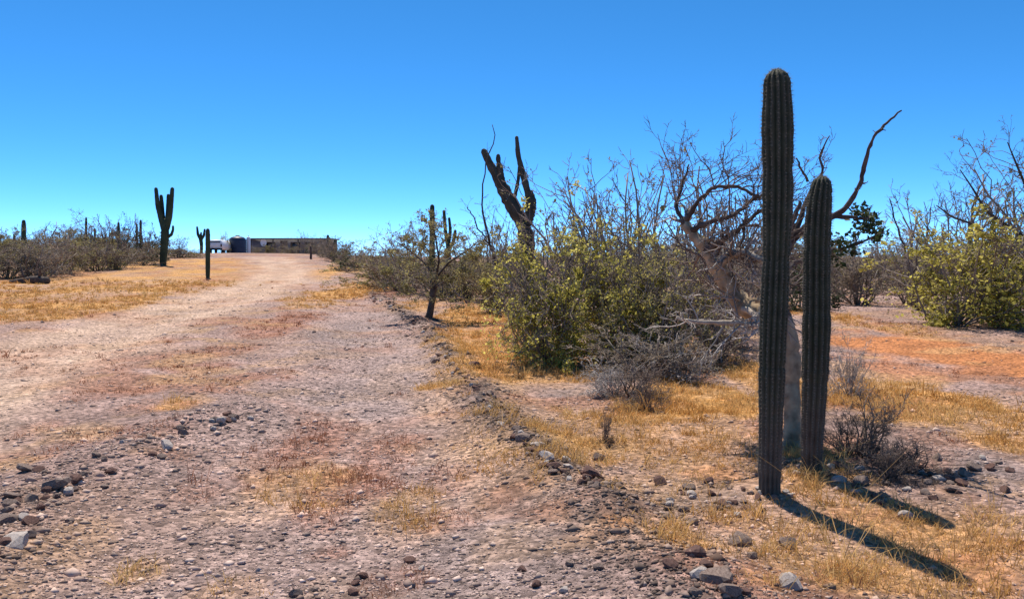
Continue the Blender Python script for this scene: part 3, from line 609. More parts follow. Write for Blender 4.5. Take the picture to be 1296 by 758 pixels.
# scrub by the building and along the far right side of the track
for px, w, top, Y, lab, kk in (
    (284, 16, 296, 93, 'small green tree beside the dark water tank', 'green_b'), (350, 26, 304, 96, 'grey shrub standing against the long low building', 'bare'), (385, 30, 292, 90, 'leafless shrub rising above the roof of the low building', 'bare_tall'),
    (405, 28, 302, 80, 'brown shrub at the near corner of the low building', 'brown'), (370, 24, 310, 88, 'low brown shrub in front of the low building', 'grey_a'), (425, 40, 300, 62, 'brown shrub past the end of the low building', 'brown'), (450, 45, 308, 56, 'olive-brown shrub lining the track below the building', 'grey_b'),
    (326, 18, 311, 97, 'low grey shrub at the white cylinder end of the building', 'grey_a'), (341, 16, 309, 94, 'low olive shrub under the white dish', 'olive'), (360, 20, 300, 92, 'thin leafless shrub before the building wall', 'bare_tall'), (397, 22, 306, 84, 'dense brown shrub hiding the near corner of the building', 'grey_a'), (418, 30, 301, 74, 'airy leafless shrub at the stubby cacti', 'bare'), (432, 34, 306, 66, 'dull olive shrub just past the stubby cacti', 'olive'), (408, 20, 318, 70, 'low brown shrub on the track shoulder below the building', 'brown'),
    (440, 40, 318, 50, 'low dark shrub by the track below the building', 'dark'), (472, 55, 310, 46, 'grey shrub lining the track short of the small tree', 'grey_a'), (495, 55, 308, 42, 'olive shrub beyond the small yellow-green bush', 'olive'),
    (500, 70, 320, 33, 'brown shrub behind the small yellow-green bush', 'brown')):
    shrub_px(K[kk], px, 330, w, top, lab, 'shrubs along the far track', Y=Y)
# far scrub closing the view behind the bushes: one label, told apart by place only
rs = random.Random(5)
LOOK = {'grey_a': 'dense grey-olive shrub', 'grey_b': 'dark-stemmed dull shrub', 'brown': 'dry brown-leaved shrub', 'olive': 'leafy dull olive shrub', 'bare': 'leafless airy shrub'}
for j in range(46):
    px = 440 + (1370 - 440) * (j + rs.uniform(0, 1)) / 46; Y = rs.uniform(32, 62)
    if px < 640 and j % 2: continue
    kk = rs.choice(['grey_a', 'grey_b', 'brown', 'olive', 'bare'])
    shrub_px(K[kk], px, 330, rs.uniform(2.4, 4.5) * F_PX / Y, rs.uniform(296, 316) if px > 640 else rs.uniform(314, 322), LOOK[kk] + ' in the far scrub behind the bushes', 'far scrub shrubs', Y=Y)
for j in range(26):
    px = -60 + 300 * (j + rs.uniform(0, 1)) / 26; Y = rs.uniform(60, 95)
    kk = rs.choice(['grey_a', 'grey_b', 'olive', 'bare'])
    shrub_px(K[kk], px, 330, rs.uniform(2.4, 4.5) * F_PX / Y, rs.uniform(288, 304) if px < 190 else rs.uniform(313, 317), LOOK[kk] + ' at the back of the left scrub', 'far shrubs of the left scrub', Y=Y)

# ------------------------------------------------------------------ trees
def px_limb(base, ctrl, Y, n, sc=1.0):
    """ctrl (px, py, half width px, dy) -> local path with radius"""
    ct = []
    for px, py, hw, dy in ctrl:
        p = P(px, py, Y + dy) - base; ct.append([*p, hw * sc * (Y + dy) / F_PX])
    return smooth_path(ct, n)
def twigs_on(rng, limbs, n1, L1, levels, up=0.03, ang=0.9, t0=0.25, minr=0.0025):
    out = []
    for lm in limbs:
        Pp = lm[None, :, :3]; Rr = lm[None, :, 3]
        p, d, L, r = fork(rng, Pp, Rr, n1, ang, 1.0, np.array([L1]), t0, 0.45)
        r = np.minimum(r, 0.014)
        A, Ra = walk(rng, p, d, L, r, 5, .25, up); out.append((A, Ra)); cur = (A, Ra, L)
        for nch, rat in levels:
            p, d, L, r = fork(rng, cur[0], cur[1], nch, .75, rat, cur[2])
            B, Rb = walk(rng, p, d, L, np.maximum(r, minr), 4, .28, up, .5); out.append((B, Rb)); cur = (B, Rb, L)
    return out
def pale_tree():
    b = at(1003, 560); Y = b[1]; base = b - np.array((0, 0, .08)); rng = np.random.default_rng(21)
    o = thing('elephant_tree', base, 'crooked pale-barked leafless tree behind the two column cacti', 'tree')
    L = lambda c, n=30: px_limb(base, c, Y, n, .8)
    trunk = L([(1004, 572, 17, 0), (1003, 545, 14, 0), (1002, 500, 13, .05), (1001, 450, 14, .1), (996, 415, 16, .15), (985, 395, 15, .2), (965, 392, 14, .3)])
    left = L([(985, 402, 14, .2), (958, 398, 14, .35), (938, 385, 14, .45), (922, 362, 13, .5), (908, 338, 14, .5), (897, 322, 11, .5), (880, 300, 8, .55), (866, 284, 6, .6), (872, 272, 5, .7)], 40)
    up = L([(992, 405, 12, .15), (985, 375, 10, .15), (984, 345, 9, .1), (992, 318, 8, .1), (1008, 296, 7, .1), (1030, 282, 5.5, 0), (1060, 273, 5, -.1), (1072, 262, 4.4, -.15), (1086, 240, 3.6, -.2), (1092, 224, 3.4, -.2), (1096, 196, 3, -.25), (1108, 170, 2.4, -.3), (1124, 154, 1.9, -.3), (1141, 140, 1.2, -.3)], 60)
    limbs = [
        ('limb', left), ('limb', up),
        ('limb', L([(1058, 274, 4, -.1), (1075, 274, 3.2, -.1), (1092, 278, 2.4, -.1), (1110, 272, 1.2, 0)], 14)),
        ('limb', L([(1004, 300, 5, .1), (1015, 270, 3.5, .2), (1030, 232, 2.6, .3), (1044, 216, 2, .35), (1036, 200, 1.7, .35), (1042, 184, 1.4, .4), (1050, 172, .9, .4)], 24)),
        ('limb', L([(1022, 230, 2, .3), (1014, 214, 1.6, .3), (1008, 200, 1, .3)], 10)),
        ('limb', L([(908, 335, 9, .5), (925, 322, 7, .3), (945, 318, 6, .2), (965, 330, 5, .1), (985, 345, 5, .1)], 24)),
        ('limb', L([(894, 318, 6, .5), (915, 304, 4.5, .3), (935, 290, 3.6, .2), (960, 268, 3, .1), (990, 255, 2.4, 0), (1005, 235, 1.2, 0)], 28)),
        ('limb', L([(876, 292, 5, .55), (900, 280, 4, .4), (930, 272, 3.4, .2), (955, 250, 2.8, .2), (985, 244, 2, .1)], 26)),
        ('limb', L([(868, 280, 4, .6), (885, 252, 3, .5), (905, 236, 3, .3), (935, 236, 2.6, .2), (962, 250, 2.2, .1)], 26)),
        ('limb', L([(866, 284, 4, .6), (855, 262, 3, .7), (862, 238, 2.2, .8), (872, 208, 1.2, .8)], 20)),
        ('limb', L([(940, 388, 6, .4), (962, 405, 5, .1), (955, 412, 4, -.1), (930, 408, 4, -.3), (900, 408, 3.6, -.4), (875, 408, 3, -.5), (856, 402, 2, -.5)], 26)),
        ('limb', L([(1025, 285, 4.5, .1), (1045, 320, 3, -.1), (1075, 312, 2.6, -.2), (1105, 300, 1.6, -.2)], 18)),
        ('limb', L([(988, 350, 5, .2), (1000, 335, 4, .4), (1018, 328, 3, .6), (1040, 330, 1.6, .8)], 16)),
        ('limb', L([(1000, 300, 4, 0), (1004, 280, 4, -.1), (1011, 262, 3.6, -.1), (1012, 254, 2, -.1)], 12))]
    g = Geo()
    def wob(s, a): q = s.copy(); q[:, 3] *= 1 + a * rng.normal(0, 1, len(q)); q[1:-1, :3] += rng.normal(0, .004, (len(q) - 2, 3)); return q
    t2 = wob(trunk, .07); tubes(g, t2[None, :, :3], t2[None, :, 3], 16); g.V[0] = g.V[0] + rng.normal(0, .0035, g.V[0].shape)
    for ang in (0.3, 1.9, 3.6, 5.0):       # root flare
        d = np.array((math.cos(ang), math.sin(ang), 0)); s = smooth_path([[*(trunk[2, :3] + d * .02), .06], [*(trunk[1, :3] + d * .12 - np.array((0, 0, .04))), .04], [*(trunk[0, :3] + d * .30 - np.array((0, 0, .02))), .015]], 10)
        tubes(g, s[None, :, :3], s[None, :, 3], 8)
    part('trunk', g.mesh('trunk', M['bark_pale'], True), o)
    for k, (nm, s) in enumerate(limbs):
        g = Geo(); s = wob(s, .10); tubes(g, s[None, :, :3], s[None, :, 3], 10); g.V[0] = g.V[0] + rng.normal(0, 1, g.V[0].shape) * np.repeat(s[:, 3], 10)[:, None] * .07
        for _ in range(3 if len(s) > 18 else 1):      # broken stubs
            j = int(rng.integers(len(s) // 4, len(s) - 2)); dv = norm(rng.normal(0, 1, 3)); q = np.array([s[j, :3], s[j, :3] + dv * s[j, 3] * 1.6, s[j, :3] + dv * s[j, 3] * (2.4 + 2 * rng.random())]); tubes(g, q[None], np.array([[.5, .38, .26]]) * s[j, 3], 6)
        part(nm, g.mesh(nm, M['bark_bleached' if k in (5, 10) else 'bark_pale' if k == 0 else 'bark_dark'], True), o)
    lv = twigs_on(rng, [limbs[i][1] for i in (5, 6, 7, 8, 9, 0)], 12, .62, [(6, .55), (4, .5)], .07)
    lv += twigs_on(rng, [limbs[i][1] for i in (3, 4, 11, 12)], 4, .3, [(3, .5), (2, .5)], .06)
    lv += twigs_on(rng, [limbs[1][1]], 5, .12, [(2, .5)], .04, t0=.55)
    g = Geo(); dl = twigs_on(rng, [limbs[0][1], limbs[10][1], limbs[5][1]], 16, .5, [(5, .55), (4, .5)], -.02, t0=.1)
    for A, R in dl: tubes(g, A, R, 3)
    part('drooping_twigs', g.mesh('drooping_twigs', M['twig_pale']), o, label='bleached dead twigs hanging about the leaning limb')
    g = Geo()
    for A, R in lv: tubes(g, A, R, 3)
    part('crown', g.mesh('crown', M['twig_dark'], False), o, label='tangle of fine bare twigs')
    # a few leaf bunches left on the right-hand limbs
    gl = Geo(); tips = twigs_on(rng, [limbs[2][1], limbs[11][1]], 9, .22, [(4, .6)], -.03)
    g2 = Geo(); [tubes(g2, A, R, 3) for A, R in tips]
    part('leafy_twigs', g2.mesh('leafy_twigs', M['twig_dark']), o, kind='stuff')
    leaves(rng, gl, pts_on(rng, tips[-1][0], 420), .035, .02); leaves(rng, gl, pts_on(rng, tips[1][0], 300), .035, .02)
    part('leaf_bunches', gl.mesh('leaf_bunches', M['leaf_dark']), o, kind='stuff')
pale_tree()

def small_tree():
    b = at(543, 403); Y = b[1]; base = b - np.array((0, 0, .05)); rng = np.random.default_rng(33)
    o = thing('small_tree', base, 'small crooked tree with a dark trunk and thin olive crown by the track', 'tree')
    L = lambda c, n=18: px_limb(base, c, Y, n)
    tr = L([(541, 407, 6, 0), (544, 398, 4.6, 0), (547, 380, 4, 0), (550, 362, 4, 0), (551, 350, 4, 0)])
    bs = [L([(551, 354, 3.4, 0), (540, 335, 2.6, .3), (520, 318, 1.8, .6), (500, 305, 1, .8)]), L([(551, 354, 3.4, 0), (556, 330, 2.6, -.3), (552, 305, 1.8, -.5), (548, 285, 1, -.5)]),
          L([(551, 352, 3.2, 0), (568, 332, 2.4, .2), (590, 318, 1.6, .3), (605, 306, 1, .3)]), L([(549, 365, 2.4, 0), (570, 352, 1.8, -.5), (592, 350, 1, -.8)]), L([(549, 365, 2.4, 0), (525, 350, 1.8, -.4), (500, 345, 1, -.6)])]
    g = Geo(); tubes(g, tr[None, :, :3], tr[None, :, 3], 9); 
    rt = smooth_path([[*(tr[1, :3]), .07], [*(tr[0, :3] + np.array((.3, -.2, .03))), .05], [*(tr[0, :3] + np.array((.62, -.35, .0))), .02]], 8); tubes(g, rt[None, :, :3], rt[None, :, 3], 7)
    part('trunk', g.mesh('trunk', M['bark_dark'], True), o)
    for s in bs:
        s[:, 3] *= .55; g = Geo(); tubes(g, s[None, :, :3], s[None, :, 3], 6); part('limb', g.mesh('limb', M['bark_dark'], True), o)
    lv = twigs_on(rng, bs, 15, .95, [(6, .55), (4, .5)], .03, minr=.0035); g = Geo(); [tubes(g, A, R, 3) for A, R in lv]
    cr = part('crown', g.mesh('crown', M['twig']), o)
    gl = Geo(); [leaves(rng, gl, pts_on(rng, A, 1900 if A.shape[0] > 100 else 150), .04, .03) for A, R in lv]
    part('foliage', gl.mesh('foliage', M['leaf_dull']), cr)
small_tree()

def sapling(base_px, limbs, Y, label, name='dead_sapling'):
    q = P(*base_px, Y); b = np.array((q[0], Y, float(H(q[0], Y)))); base = b - np.array((0, 0, .05)); rng = np.random.default_rng(int(base_px[0]))
    o = thing(name, base, label, 'sapling'); ls = []
    for c in limbs:
        s = px_limb(base, c, Y, 20); s[1:-1, :3] += rng.normal(0, .015, (18, 3)); ls.append(s)
        g = Geo(); tubes(g, s[None, :, :3], s[None, :, 3], 6); part('stem', g.mesh('stem', M['bark_dark'], True), o)
    g = Geo()
    for A, R in twigs_on(rng, ls, 5, .5, [(3, .5)], .05, minr=.004): tubes(g, A, R, 3)
    part('twigs', g.mesh('twigs', M['twig_dark']), o, kind='stuff')
sapling((632, 395), [[(634, 402, 2, 0), (628, 340, 1.8, 0), (618, 300, 1.5, 0), (610, 265, 1.2, .1), (611, 235, 1, .1), (614, 208, .8, .1), (618, 192, .8, .1), (629, 174, .7, .1), (623, 158, .5, .1)], [(622, 315, 1.2, 0), (606, 290, 1, -.1), (592, 262, .6, -.2)]], 18.2, 'thin wiry dead sapling beside the leaning dead cactus')
sapling((1162, 388), [[(1164, 394, 2, 0), (1158, 360, 1.7, 0), (1150, 330, 1.4, 0), (1138, 296, 1.1, 0), (1126, 252, .7, 0)], [(1155, 348, 1.2, 0), (1172, 310, 1, .2), (1178, 262, .6, .3)]], 24.0, 'thin leaning bare sapling between the round brown bush and the yellow-green bush')
def arching_tree():
    b = at(1330, 408); Y = b[1]; base = b - np.array((0, 0, .05)); rng = np.random.default_rng(44)
    o = thing('bare_tree', base, 'bare tree with dark arching branches over the broad leafy bush', 'tree')
    L = lambda c, n=24: px_limb(base, c, Y, n)
    tr = L([(1330, 414, 9, 0), (1326, 380, 8, 0), (1318, 345, 7, 0), (1310, 320, 6, 0)])
    bs = [L([(1312, 325, 5, 0), (1296, 300, 4, -.2), (1270, 283, 3.6, -.4), (1248, 268, 3, -.5), (1232, 240, 2, -.5), (1215, 215, 1, -.5)]),
          L([(1300, 305, 4, 0), (1270, 300, 3.4, .3), (1250, 305, 3, .5), (1235, 285, 2.6, .6), (1205, 275, 2, .7), (1185, 260, 1.2, .8)]),
          L([(1312, 322, 5, 0), (1318, 280, 4, .2), (1300, 240, 3, .3), (1285, 205, 2, .3), (1275, 180, 1, .3)]), L([(1312, 322, 5, 0), (1345, 280, 4, .2), (1360, 230, 3, .3), (1350, 190, 1.4, .3)])]
    g = Geo(); tubes(g, tr[None, :, :3], tr[None, :, 3], 9); part('trunk', g.mesh('trunk', M['bark_dark'], True), o)
    for s in bs: s[:, 3] *= .6; g = Geo(); tubes(g, s[None, :, :3], s[None, :, 3], 7); part('limb', g.mesh('limb', M['bark_dark'], True), o)
    lv = twigs_on(rng, bs, 12, 1.0, [(5, .55), (4, .5)], .06, minr=.004); g = Geo(); [tubes(g, A, R, 3) for A, R in lv]
    part('crown', g.mesh('crown', M['twig_dark']), o)
arching_tree()

# ------------------------------------------------------------------ things on the rise
def solid(px0, px1, py, Y): a = P(px0, py, Y); b_ = P(px1, py, Y); return a, b_
def building():
    Y = 104.0; x0 = P(317, 300, Y)[0]; x1 = P(416, 300, Y)[0]; ztop = P(360, 301.5, Y)[2]; w = x1 - x0; xc = (x0 + x1) / 2
    zb = min(float(H(x0, Y)), float(H(x1, Y))) - .15; h = ztop - zb
    o = thing('long_low_building', (xc, Y, zb), 'long low dark grey building with a flat roof on the rise', 'building')
    g = Geo(); g.box((-w / 2, 0, 0), (w / 2, 5, h - .16)); part('wall', g.mesh('wall', M['wall']), o)
    g = Geo(); g.box((-w / 2 - .25, -.5, h - .16), (w / 2 + .25, 5.3, h)); part('roof', g.mesh('roof', M['roof']), o)
    g = Geo(); g.box((0, 0, 0), (.9, .06, 2.0)); part('door', g.mesh('door', M['steel']), o, (-w * .12, -.05, .1))
    gw = Geo(); gw.box((0, 0, 0), (1.1, .05, .8)); mw = gw.mesh('window', M['glass']); gf = Geo()
    gf.box((-.06, -.03, -.06), (1.16, .02, 0)); gf.box((-.06, -.03, .8), (1.16, .02, .86)); gf.box((-.06, -.03, 0), (0, .02, .8)); gf.box((1.1, -.03, 0), (1.16, .02, .8)); mf = gf.mesh('window_frame', M['steel'])
    for fx in (-.3, .02, .2): wn_ = part('window', mw, o, (w * fx, -.04, h - 1.35)); part('frame', mf, wn_)
    g = Geo(); g.box((0, 0, 0), (w * .3, .08, 1.0)); part('panel', g.mesh('panel', M['olive']), o, (w * .19, -.1, h - 1.75), label='olive-green panel along one end of the wall')
    gp = Geo(); gp.box((-.06, -.06, 0), (.06, .06, h - .16)); mp = gp.mesh('post', M['steel'])
    for fx in (-.48, -.2, .12, .46): part('post', mp, o, (w * fx, -.42, 0))
    # round white dish on the front
    c = P(333.5, 307, Y - .3); g = Geo(); n = 20; a = np.arange(n) * 2 * math.pi / n; V = []
    for r, dp in ((0.0, .12), (.2, .09), (.36, 0), (.38, -.02)): V += [(r * math.cos(q), dp, 1.2 * r * math.sin(q)) for q in a]
    q = [(k * n + i, k * n + (i + 1) % n, (k + 1) * n + (i + 1) % n, (k + 1) * n + i) for k in range(3) for i in range(n)]
    g.add(V, q); g.box((-.03, .1, -.03), (.03, .5, .03)); 
    d = single('white_dish', g.mesh('white_dish', M['white'], False), 'small round white dish on the front of the long low building', 'dish', loc=tuple(c))
building()
def lathe(prof, n=24):
    a = np.arange(n) * 2 * math.pi / n; V = np.array([(r * math.cos(q), r * math.sin(q), z) for r, z in prof for q in a]); k = len(prof)
    q = [(j * n + i, j * n + (i + 1) % n, (j + 1) * n + (i + 1) % n, (j + 1) * n + i) for j in range(k - 1) for i in range(n)]
    g = Geo(); g.add(V, q); return g
def tank():
    Y = 95.0; c = P(301, 320, Y); zb = float(H(c[0], Y)) - .08; top = P(301, 298.5, Y)[2] - zb; r = 10.5 * Y / F_PX
    o = thing('water_tank', (c[0], Y, zb), 'dark blue domed water tank beside the long low building', 'tank')
    pr = [(r * .98, 0)]
    for j in range(7): z = top * .82 * j / 7; pr += [(r, z + .03), (r, z + top * .08), (r * .97, z + top * .1)]
    pr += [(r * .96, top * .84), (r * .75, top * .92), (r * .4, top * .97), (r * .25, top * .98)]
    part('shell', lathe(pr).mesh('shell', M['tank'], True), o)
    part('lid', lathe([(r * .26, top * .975), (r * .26, top * 1.0), (r * .2, top * 1.02), (0.001, top * 1.025)]).mesh('lid', M['black']), o)
    Y = 96.0; c = P(314.5, 310, Y); zb = float(H(c[0], Y)) - .05; top = P(314.5, 299.5, Y)[2] - zb; r = 2.6 * Y / F_PX
    o = thing('white_cylinder', (c[0], Y, zb), 'slim upright white cylinder between the water tank and the building', 'cylinder')
    part('shell', lathe([(r, .0), (r, top * .9), (r * .8, top * .96), (r * .3, top), (0.001, top)]).mesh('shell', M['white'], True), o)
    part('valve', lathe([(.04, top), (.04, top + .08), (.06, top + .08), (.001, top + .12)], 10).mesh('valve', M['steel']), o)
tank()
def van():
    Y = 90.0; c = P(272, 318, Y); zb = float(H(c[0], Y)); w = 19 * Y / F_PX; top = P(272, 305, Y)[2] - zb; top = max(top, 1.5)
    o = thing('white_van', (c[0], Y, zb), 'white van parked on the crest of the rise', 'van', rz=.12)
    hw = w / 2; g = Geo(); sec = [(-hw * .97, .45), (-hw, .95), (-hw * .95, 1.15), (-hw * .84, top * .92), (-hw * .7, top), (hw * .7, top), (hw * .84, top * .92), (hw * .95, 1.15), (hw, .95), (hw * .97, .45)]
    ys = [(0.0, .94), (.15, 1.0), (1.4, 1.0), (4.2, 1.0), (4.4, .95)]; V = []
    for y, s in ys: V += [(x * s, y, .45 + (z - .45) * (s if z > .5 else 1)) for x, z in sec]
    n = len(sec); q = [(k * n + i, k * n + (i + 1) % n, (k + 1) * n + (i + 1) % n, (k + 1) * n + i) for k in range(len(ys) - 1) for i in range(n)]
    t = [(0, i + 1, i) for i in range(1, n - 1)] + [((len(ys) - 1) * n, (len(ys) - 1) * n + i, (len(ys) - 1) * n + i + 1) for i in range(1, n - 1)]
    g.add(V, q, t); part('body', g.mesh('body', M['white']), o)
    g = Geo(); g.box((-hw * .7, -.02, 1.2), (hw * .7, .03, top * .88)); part('rear_window', g.mesh('rear_window', M['glass']), o)
    g = Geo(); g.box((-hw * .95, -.1, .42), (hw * .95, .02, .6)); part('bumper', g.mesh('bumper', M['black']), o)
    gw = lathe([(.001, -.1), (.31, -.1), (.33, -.07), (.33, .07), (.31, .1), (.001, .1)], 18); gw.V = [v[:, [2, 0, 1]] for v in gw.V]; mw = gw.mesh('wheel', M['black'], False)
    for sx in (-1, 1):
        for y in (.9, 3.5): part('wheel', mw, o, (sx * (hw - .14), y, .32))
        g = Geo(); g.box((-.07, -.03, .75), (.07, .02, 1.05)); part('tail_light', g.mesh('tail_light', M['steel']), o, (sx * hw * .84, 0, 0))
van()
def fence_post(px, by, top, lab):
    b = at(px, by); Y = b[1]; h = (by - top) * Y / F_PX; rng = np.random.default_rng(int(px))
    s = smooth_path([[0, 0, -.1, .09], [.01, 0, h * .5, .085], [-.02, .01, h, .08]], 10); s[:, 3] *= 1 + .06 * rng.normal(0, 1, 10); g = Geo(); tubes(g, s[None, :, :3], s[None, :, 3], 9)
    single('wooden_post', g.mesh('wooden_post', M['bark_dark'], True), lab, 'post', loc=tuple(b))
fence_post(393.5, 328, 312, 'short dark wooden post at the end of the building')
def log():
    b = at(40, 359); Y = b[1]; s = Y / F_PX; o = thing('fallen_log', b, 'dark fallen log lying at the edge of the left scrub', 'log'); rng = np.random.default_rng(9)
    p = smooth_path([[-28 * s, 0, .05, 2.5 * s], [-14 * s, .1, .10, 4 * s], [4 * s, .05, .16, 4.8 * s], [16 * s, 0, .14, 4.6 * s], [22 * s, -.05, .10, 4.0 * s]], 26); p[:, 3] *= 1 + .07 * rng.normal(0, 1, 26)
    g = Geo(); tubes(g, p[None, :, :3], p[None, :, 3], 12); part('trunk', g.mesh('trunk', M['bark_dark'], True), o)
    g = Geo()
    for c in ([[-10 * s, 0, .25, .05], [-14 * s, .1, .55, .035], [-16 * s, .1, .8, .015]], [[10 * s, 0, .3, .06], [13 * s, -.1, .5, .04], [14 * s, -.2, .62, .03]]):
        q = smooth_path(c, 8); g2 = Geo(); tubes(g2, q[None, :, :3], q[None, :, 3], 7); part('branch_stub', g2.mesh('branch_stub', M['bark_dark'], True), o)
log()

# ------------------------------------------------------------------ loose rocks, gravel, dry grass
def rock_mesh(name, seed, mat_, sub=2):
    import bmesh
    bm = bmesh.new(); bmesh.ops.create_icosphere(bm, subdivisions=sub, radius=1.0); rg = np.random.default_rng(seed)
    V = np.array([v.co[:] for v in bm.verts]); pl = norm(rg.normal(0, 1, (9, 3))); dd = rg.uniform(.45, .85, 9)
    for _ in range(2):
        for k in range(9):
            e = V @ pl[k] - dd[k]; V = V - np.where(e > 0, e, 0)[:, None] * pl[k] * .92
    V *= 1 + .03 * rg.normal(0, 1, (len(V), 1)); V /= np.abs(V).max()
    for v, c in zip(bm.verts, V): v.co = c
    me = bpy.data.meshes.new(name); bm.to_mesh(me); bm.free(); me.materials.append(mat_); return me
RK = {k: [rock_mesh('rock', 100 + 10 * j + i, M[k], 2) for i in range(5)] for j, k in enumerate(('rock', 'rock_pale', 'rock_red'))}
rr = random.Random(77)
def rock(px, py, rpx, label, group, kind='rock', flat=.7):
    b = at(px, py); r = rpx * b[1] / F_PX
    sx, sy = rr.uniform(.8, 1.25), rr.uniform(.75, 1.2); sz = flat * rr.uniform(.85, 1.2)
    single('rock', rr.choice(RK[kind]), label, 'rock', group, loc=(b[0], b[1], b[2] + r * sz * .42), rot=(rr.uniform(-.3, .3), rr.uniform(-.3, .3), rr.uniform(0, 6.28)), scale=(r * sx, r * sy, r * sz))
for px, py, r, lab, kd in (
    (748, 603, 15, 'biggest dark rock on the stony ridge along the dirt track', 'rock_red'), (757, 582, 11, 'flat dark rock touching the biggest rock of the ridge', 'rock'), (600, 464, 9, 'dark round rock at the edge of the orange straw', 'rock_red'),
    (936, 688, 17, 'large rounded rock on straw in front of the taller cactus', 'rock'), (998, 692, 13, 'rock lying on straw beside the large rounded rock', 'rock'),
    (906, 736, 20, 'large rock in the pile between straw patches', 'rock'), (880, 702, 14, 'pointed dark rock at the top of the rock pile', 'rock_red'), (850, 716, 12, 'dark rock at the side of the rock pile', 'rock_red'), (886, 730, 13, 'pale rock inside the rock pile', 'rock_pale'), (925, 752, 16, 'dark rock at the foot of the rock pile', 'rock'), (878, 752, 11, 'small rock at the foot of the rock pile', 'rock'),
    (1000, 742, 16, 'flat pale rock half sunk in straw', 'rock_pale'), (22, 688, 20, 'large pale rock at the end of the left stone row', 'rock_pale'), (8, 660, 14, 'dark rock behind the large pale rock', 'rock'), (36, 662, 13, 'dark squat rock beside the large pale rock', 'rock_red'), (16, 640, 12, 'rock in the left stone row above the pale rock', 'rock'),
    (32, 596, 12, 'grey rounded rock at the top of the left stone row', 'rock'), (50, 596, 8, 'small rock touching the grey rounded rock', 'rock_red'), (70, 618, 17, 'broad dark rock in the middle of the left stone row', 'rock'), (96, 610, 11, 'dark rock right of the broad dark rock', 'rock_red'), (42, 634, 11, 'slanted rock below the broad dark rock', 'rock'), (88, 625, 9, 'pale small rock beside the broad dark rock', 'rock_pale'),
    (210, 567, 10, 'pale-topped rock alone on the gravel', 'rock_pale'), (281, 535, 9, 'white rock on the gravel below the orange tuft', 'rock_pale'), (296, 529, 8, 'dark rock touching the white rock', 'rock'), (272, 532, 7, 'small dark rock beside the white rock', 'rock'),
    (692, 582, 12, 'rounded rock in the ridge before the biggest rock', 'rock_pale'), (662, 556, 10, 'rock on the ridge next to a straw tuft', 'rock'), (700, 592, 10, 'red-brown rock on the ridge before the biggest rock', 'rock_red'), (835, 612, 9, 'reddish rock on straw apart from the ridge', 'rock_red'),
    (1128, 586, 14, 'dark rock at the edge of the cactus shadow', 'rock'), (1090, 612, 12, 'rock in the shadow of the shorter cactus', 'rock'), (1062, 610, 10, 'pale rock beside the shorter cactus foot', 'rock_pale'), (1145, 655, 10, 'pale rock just past the cactus shadow', 'rock_pale'), (1085, 625, 9, 'small pale rock between the two cactus shadows', 'rock_pale'), (1232, 595, 11, 'rock on the stony patch beyond the cactus shadow', 'rock'), (550, 458, 7, 'dark rock at the near bend of the ridge', 'rock')):
    rock(px, py, r, lab, 'prominent loose rocks', kd)
for k in range(12):
    c = ((974, 626), (1027, 599))[k % 2]; an = k * .55 + .2
    rock(c[0] + 20 * math.cos(an) * rr.uniform(.8, 1.5), c[1] + 6 * math.sin(an) * rr.uniform(.7, 1.4), rr.uniform(3.5, 7), 'small stone lying against the foot of the ' + ('taller', 'shorter')[k % 2] + ' column cactus', 'stones at the cactus feet', rr.choice(['rock', 'rock_red', 'rock_pale']))
def along(pts, n, spread, smin, smax, label, group):
    for _ in range(n):
        i = rr.randrange(len(pts) - 1); t = rr.random(); px = pts[i][0] * (1 - t) + pts[i + 1][0] * t; py = pts[i][1] * (1 - t) + pts[i + 1][1] * t
        sc = max(.35, (py - 325) / 300); px += rr.gauss(0, spread * sc); py += rr.gauss(0, spread * .35 * sc)
        if py > 765 or py < 345: continue
        kd = rr.choice(['rock', 'rock', 'rock_red', 'rock_red', 'rock_pale'])
        rock(px, py, rr.uniform(smin, smax) * sc, {'rock': 'grey-brown ', 'rock_red': 'dark red-brown ', 'rock_pale': 'pale '}[kd] + label, group, kd, .65)
along([(470, 374), (530, 410), (560, 445), (600, 490), (645, 540), (690, 585), (750, 615)], 130, 12, 5, 10, 'small stone in the stony ridge along the dirt track', 'stones of the ridge along the track')
along([(310, 522), (210, 558), (110, 600), (50, 630), (5, 690)], 45, 24, 5, 10, 'small stone in the left stone row', 'stones of the left stone row')
along([(1060, 590), (1130, 620), (1200, 600), (1290, 610)], 48, 34, 5, 10, 'stone on the stony patch beside the shorter cactus', 'stones beside the shorter cactus')
along([(820, 640), (900, 630), (960, 640)], 30, 30, 4, 8, 'stone on the gravel before the taller cactus', 'stones before the taller cactus')
along([(420, 740), (600, 720), (800, 730), (960, 745)], 20, 45, 4, 8, 'stone among the loose gravel between track and rock pile', 'stones among the loose gravel')

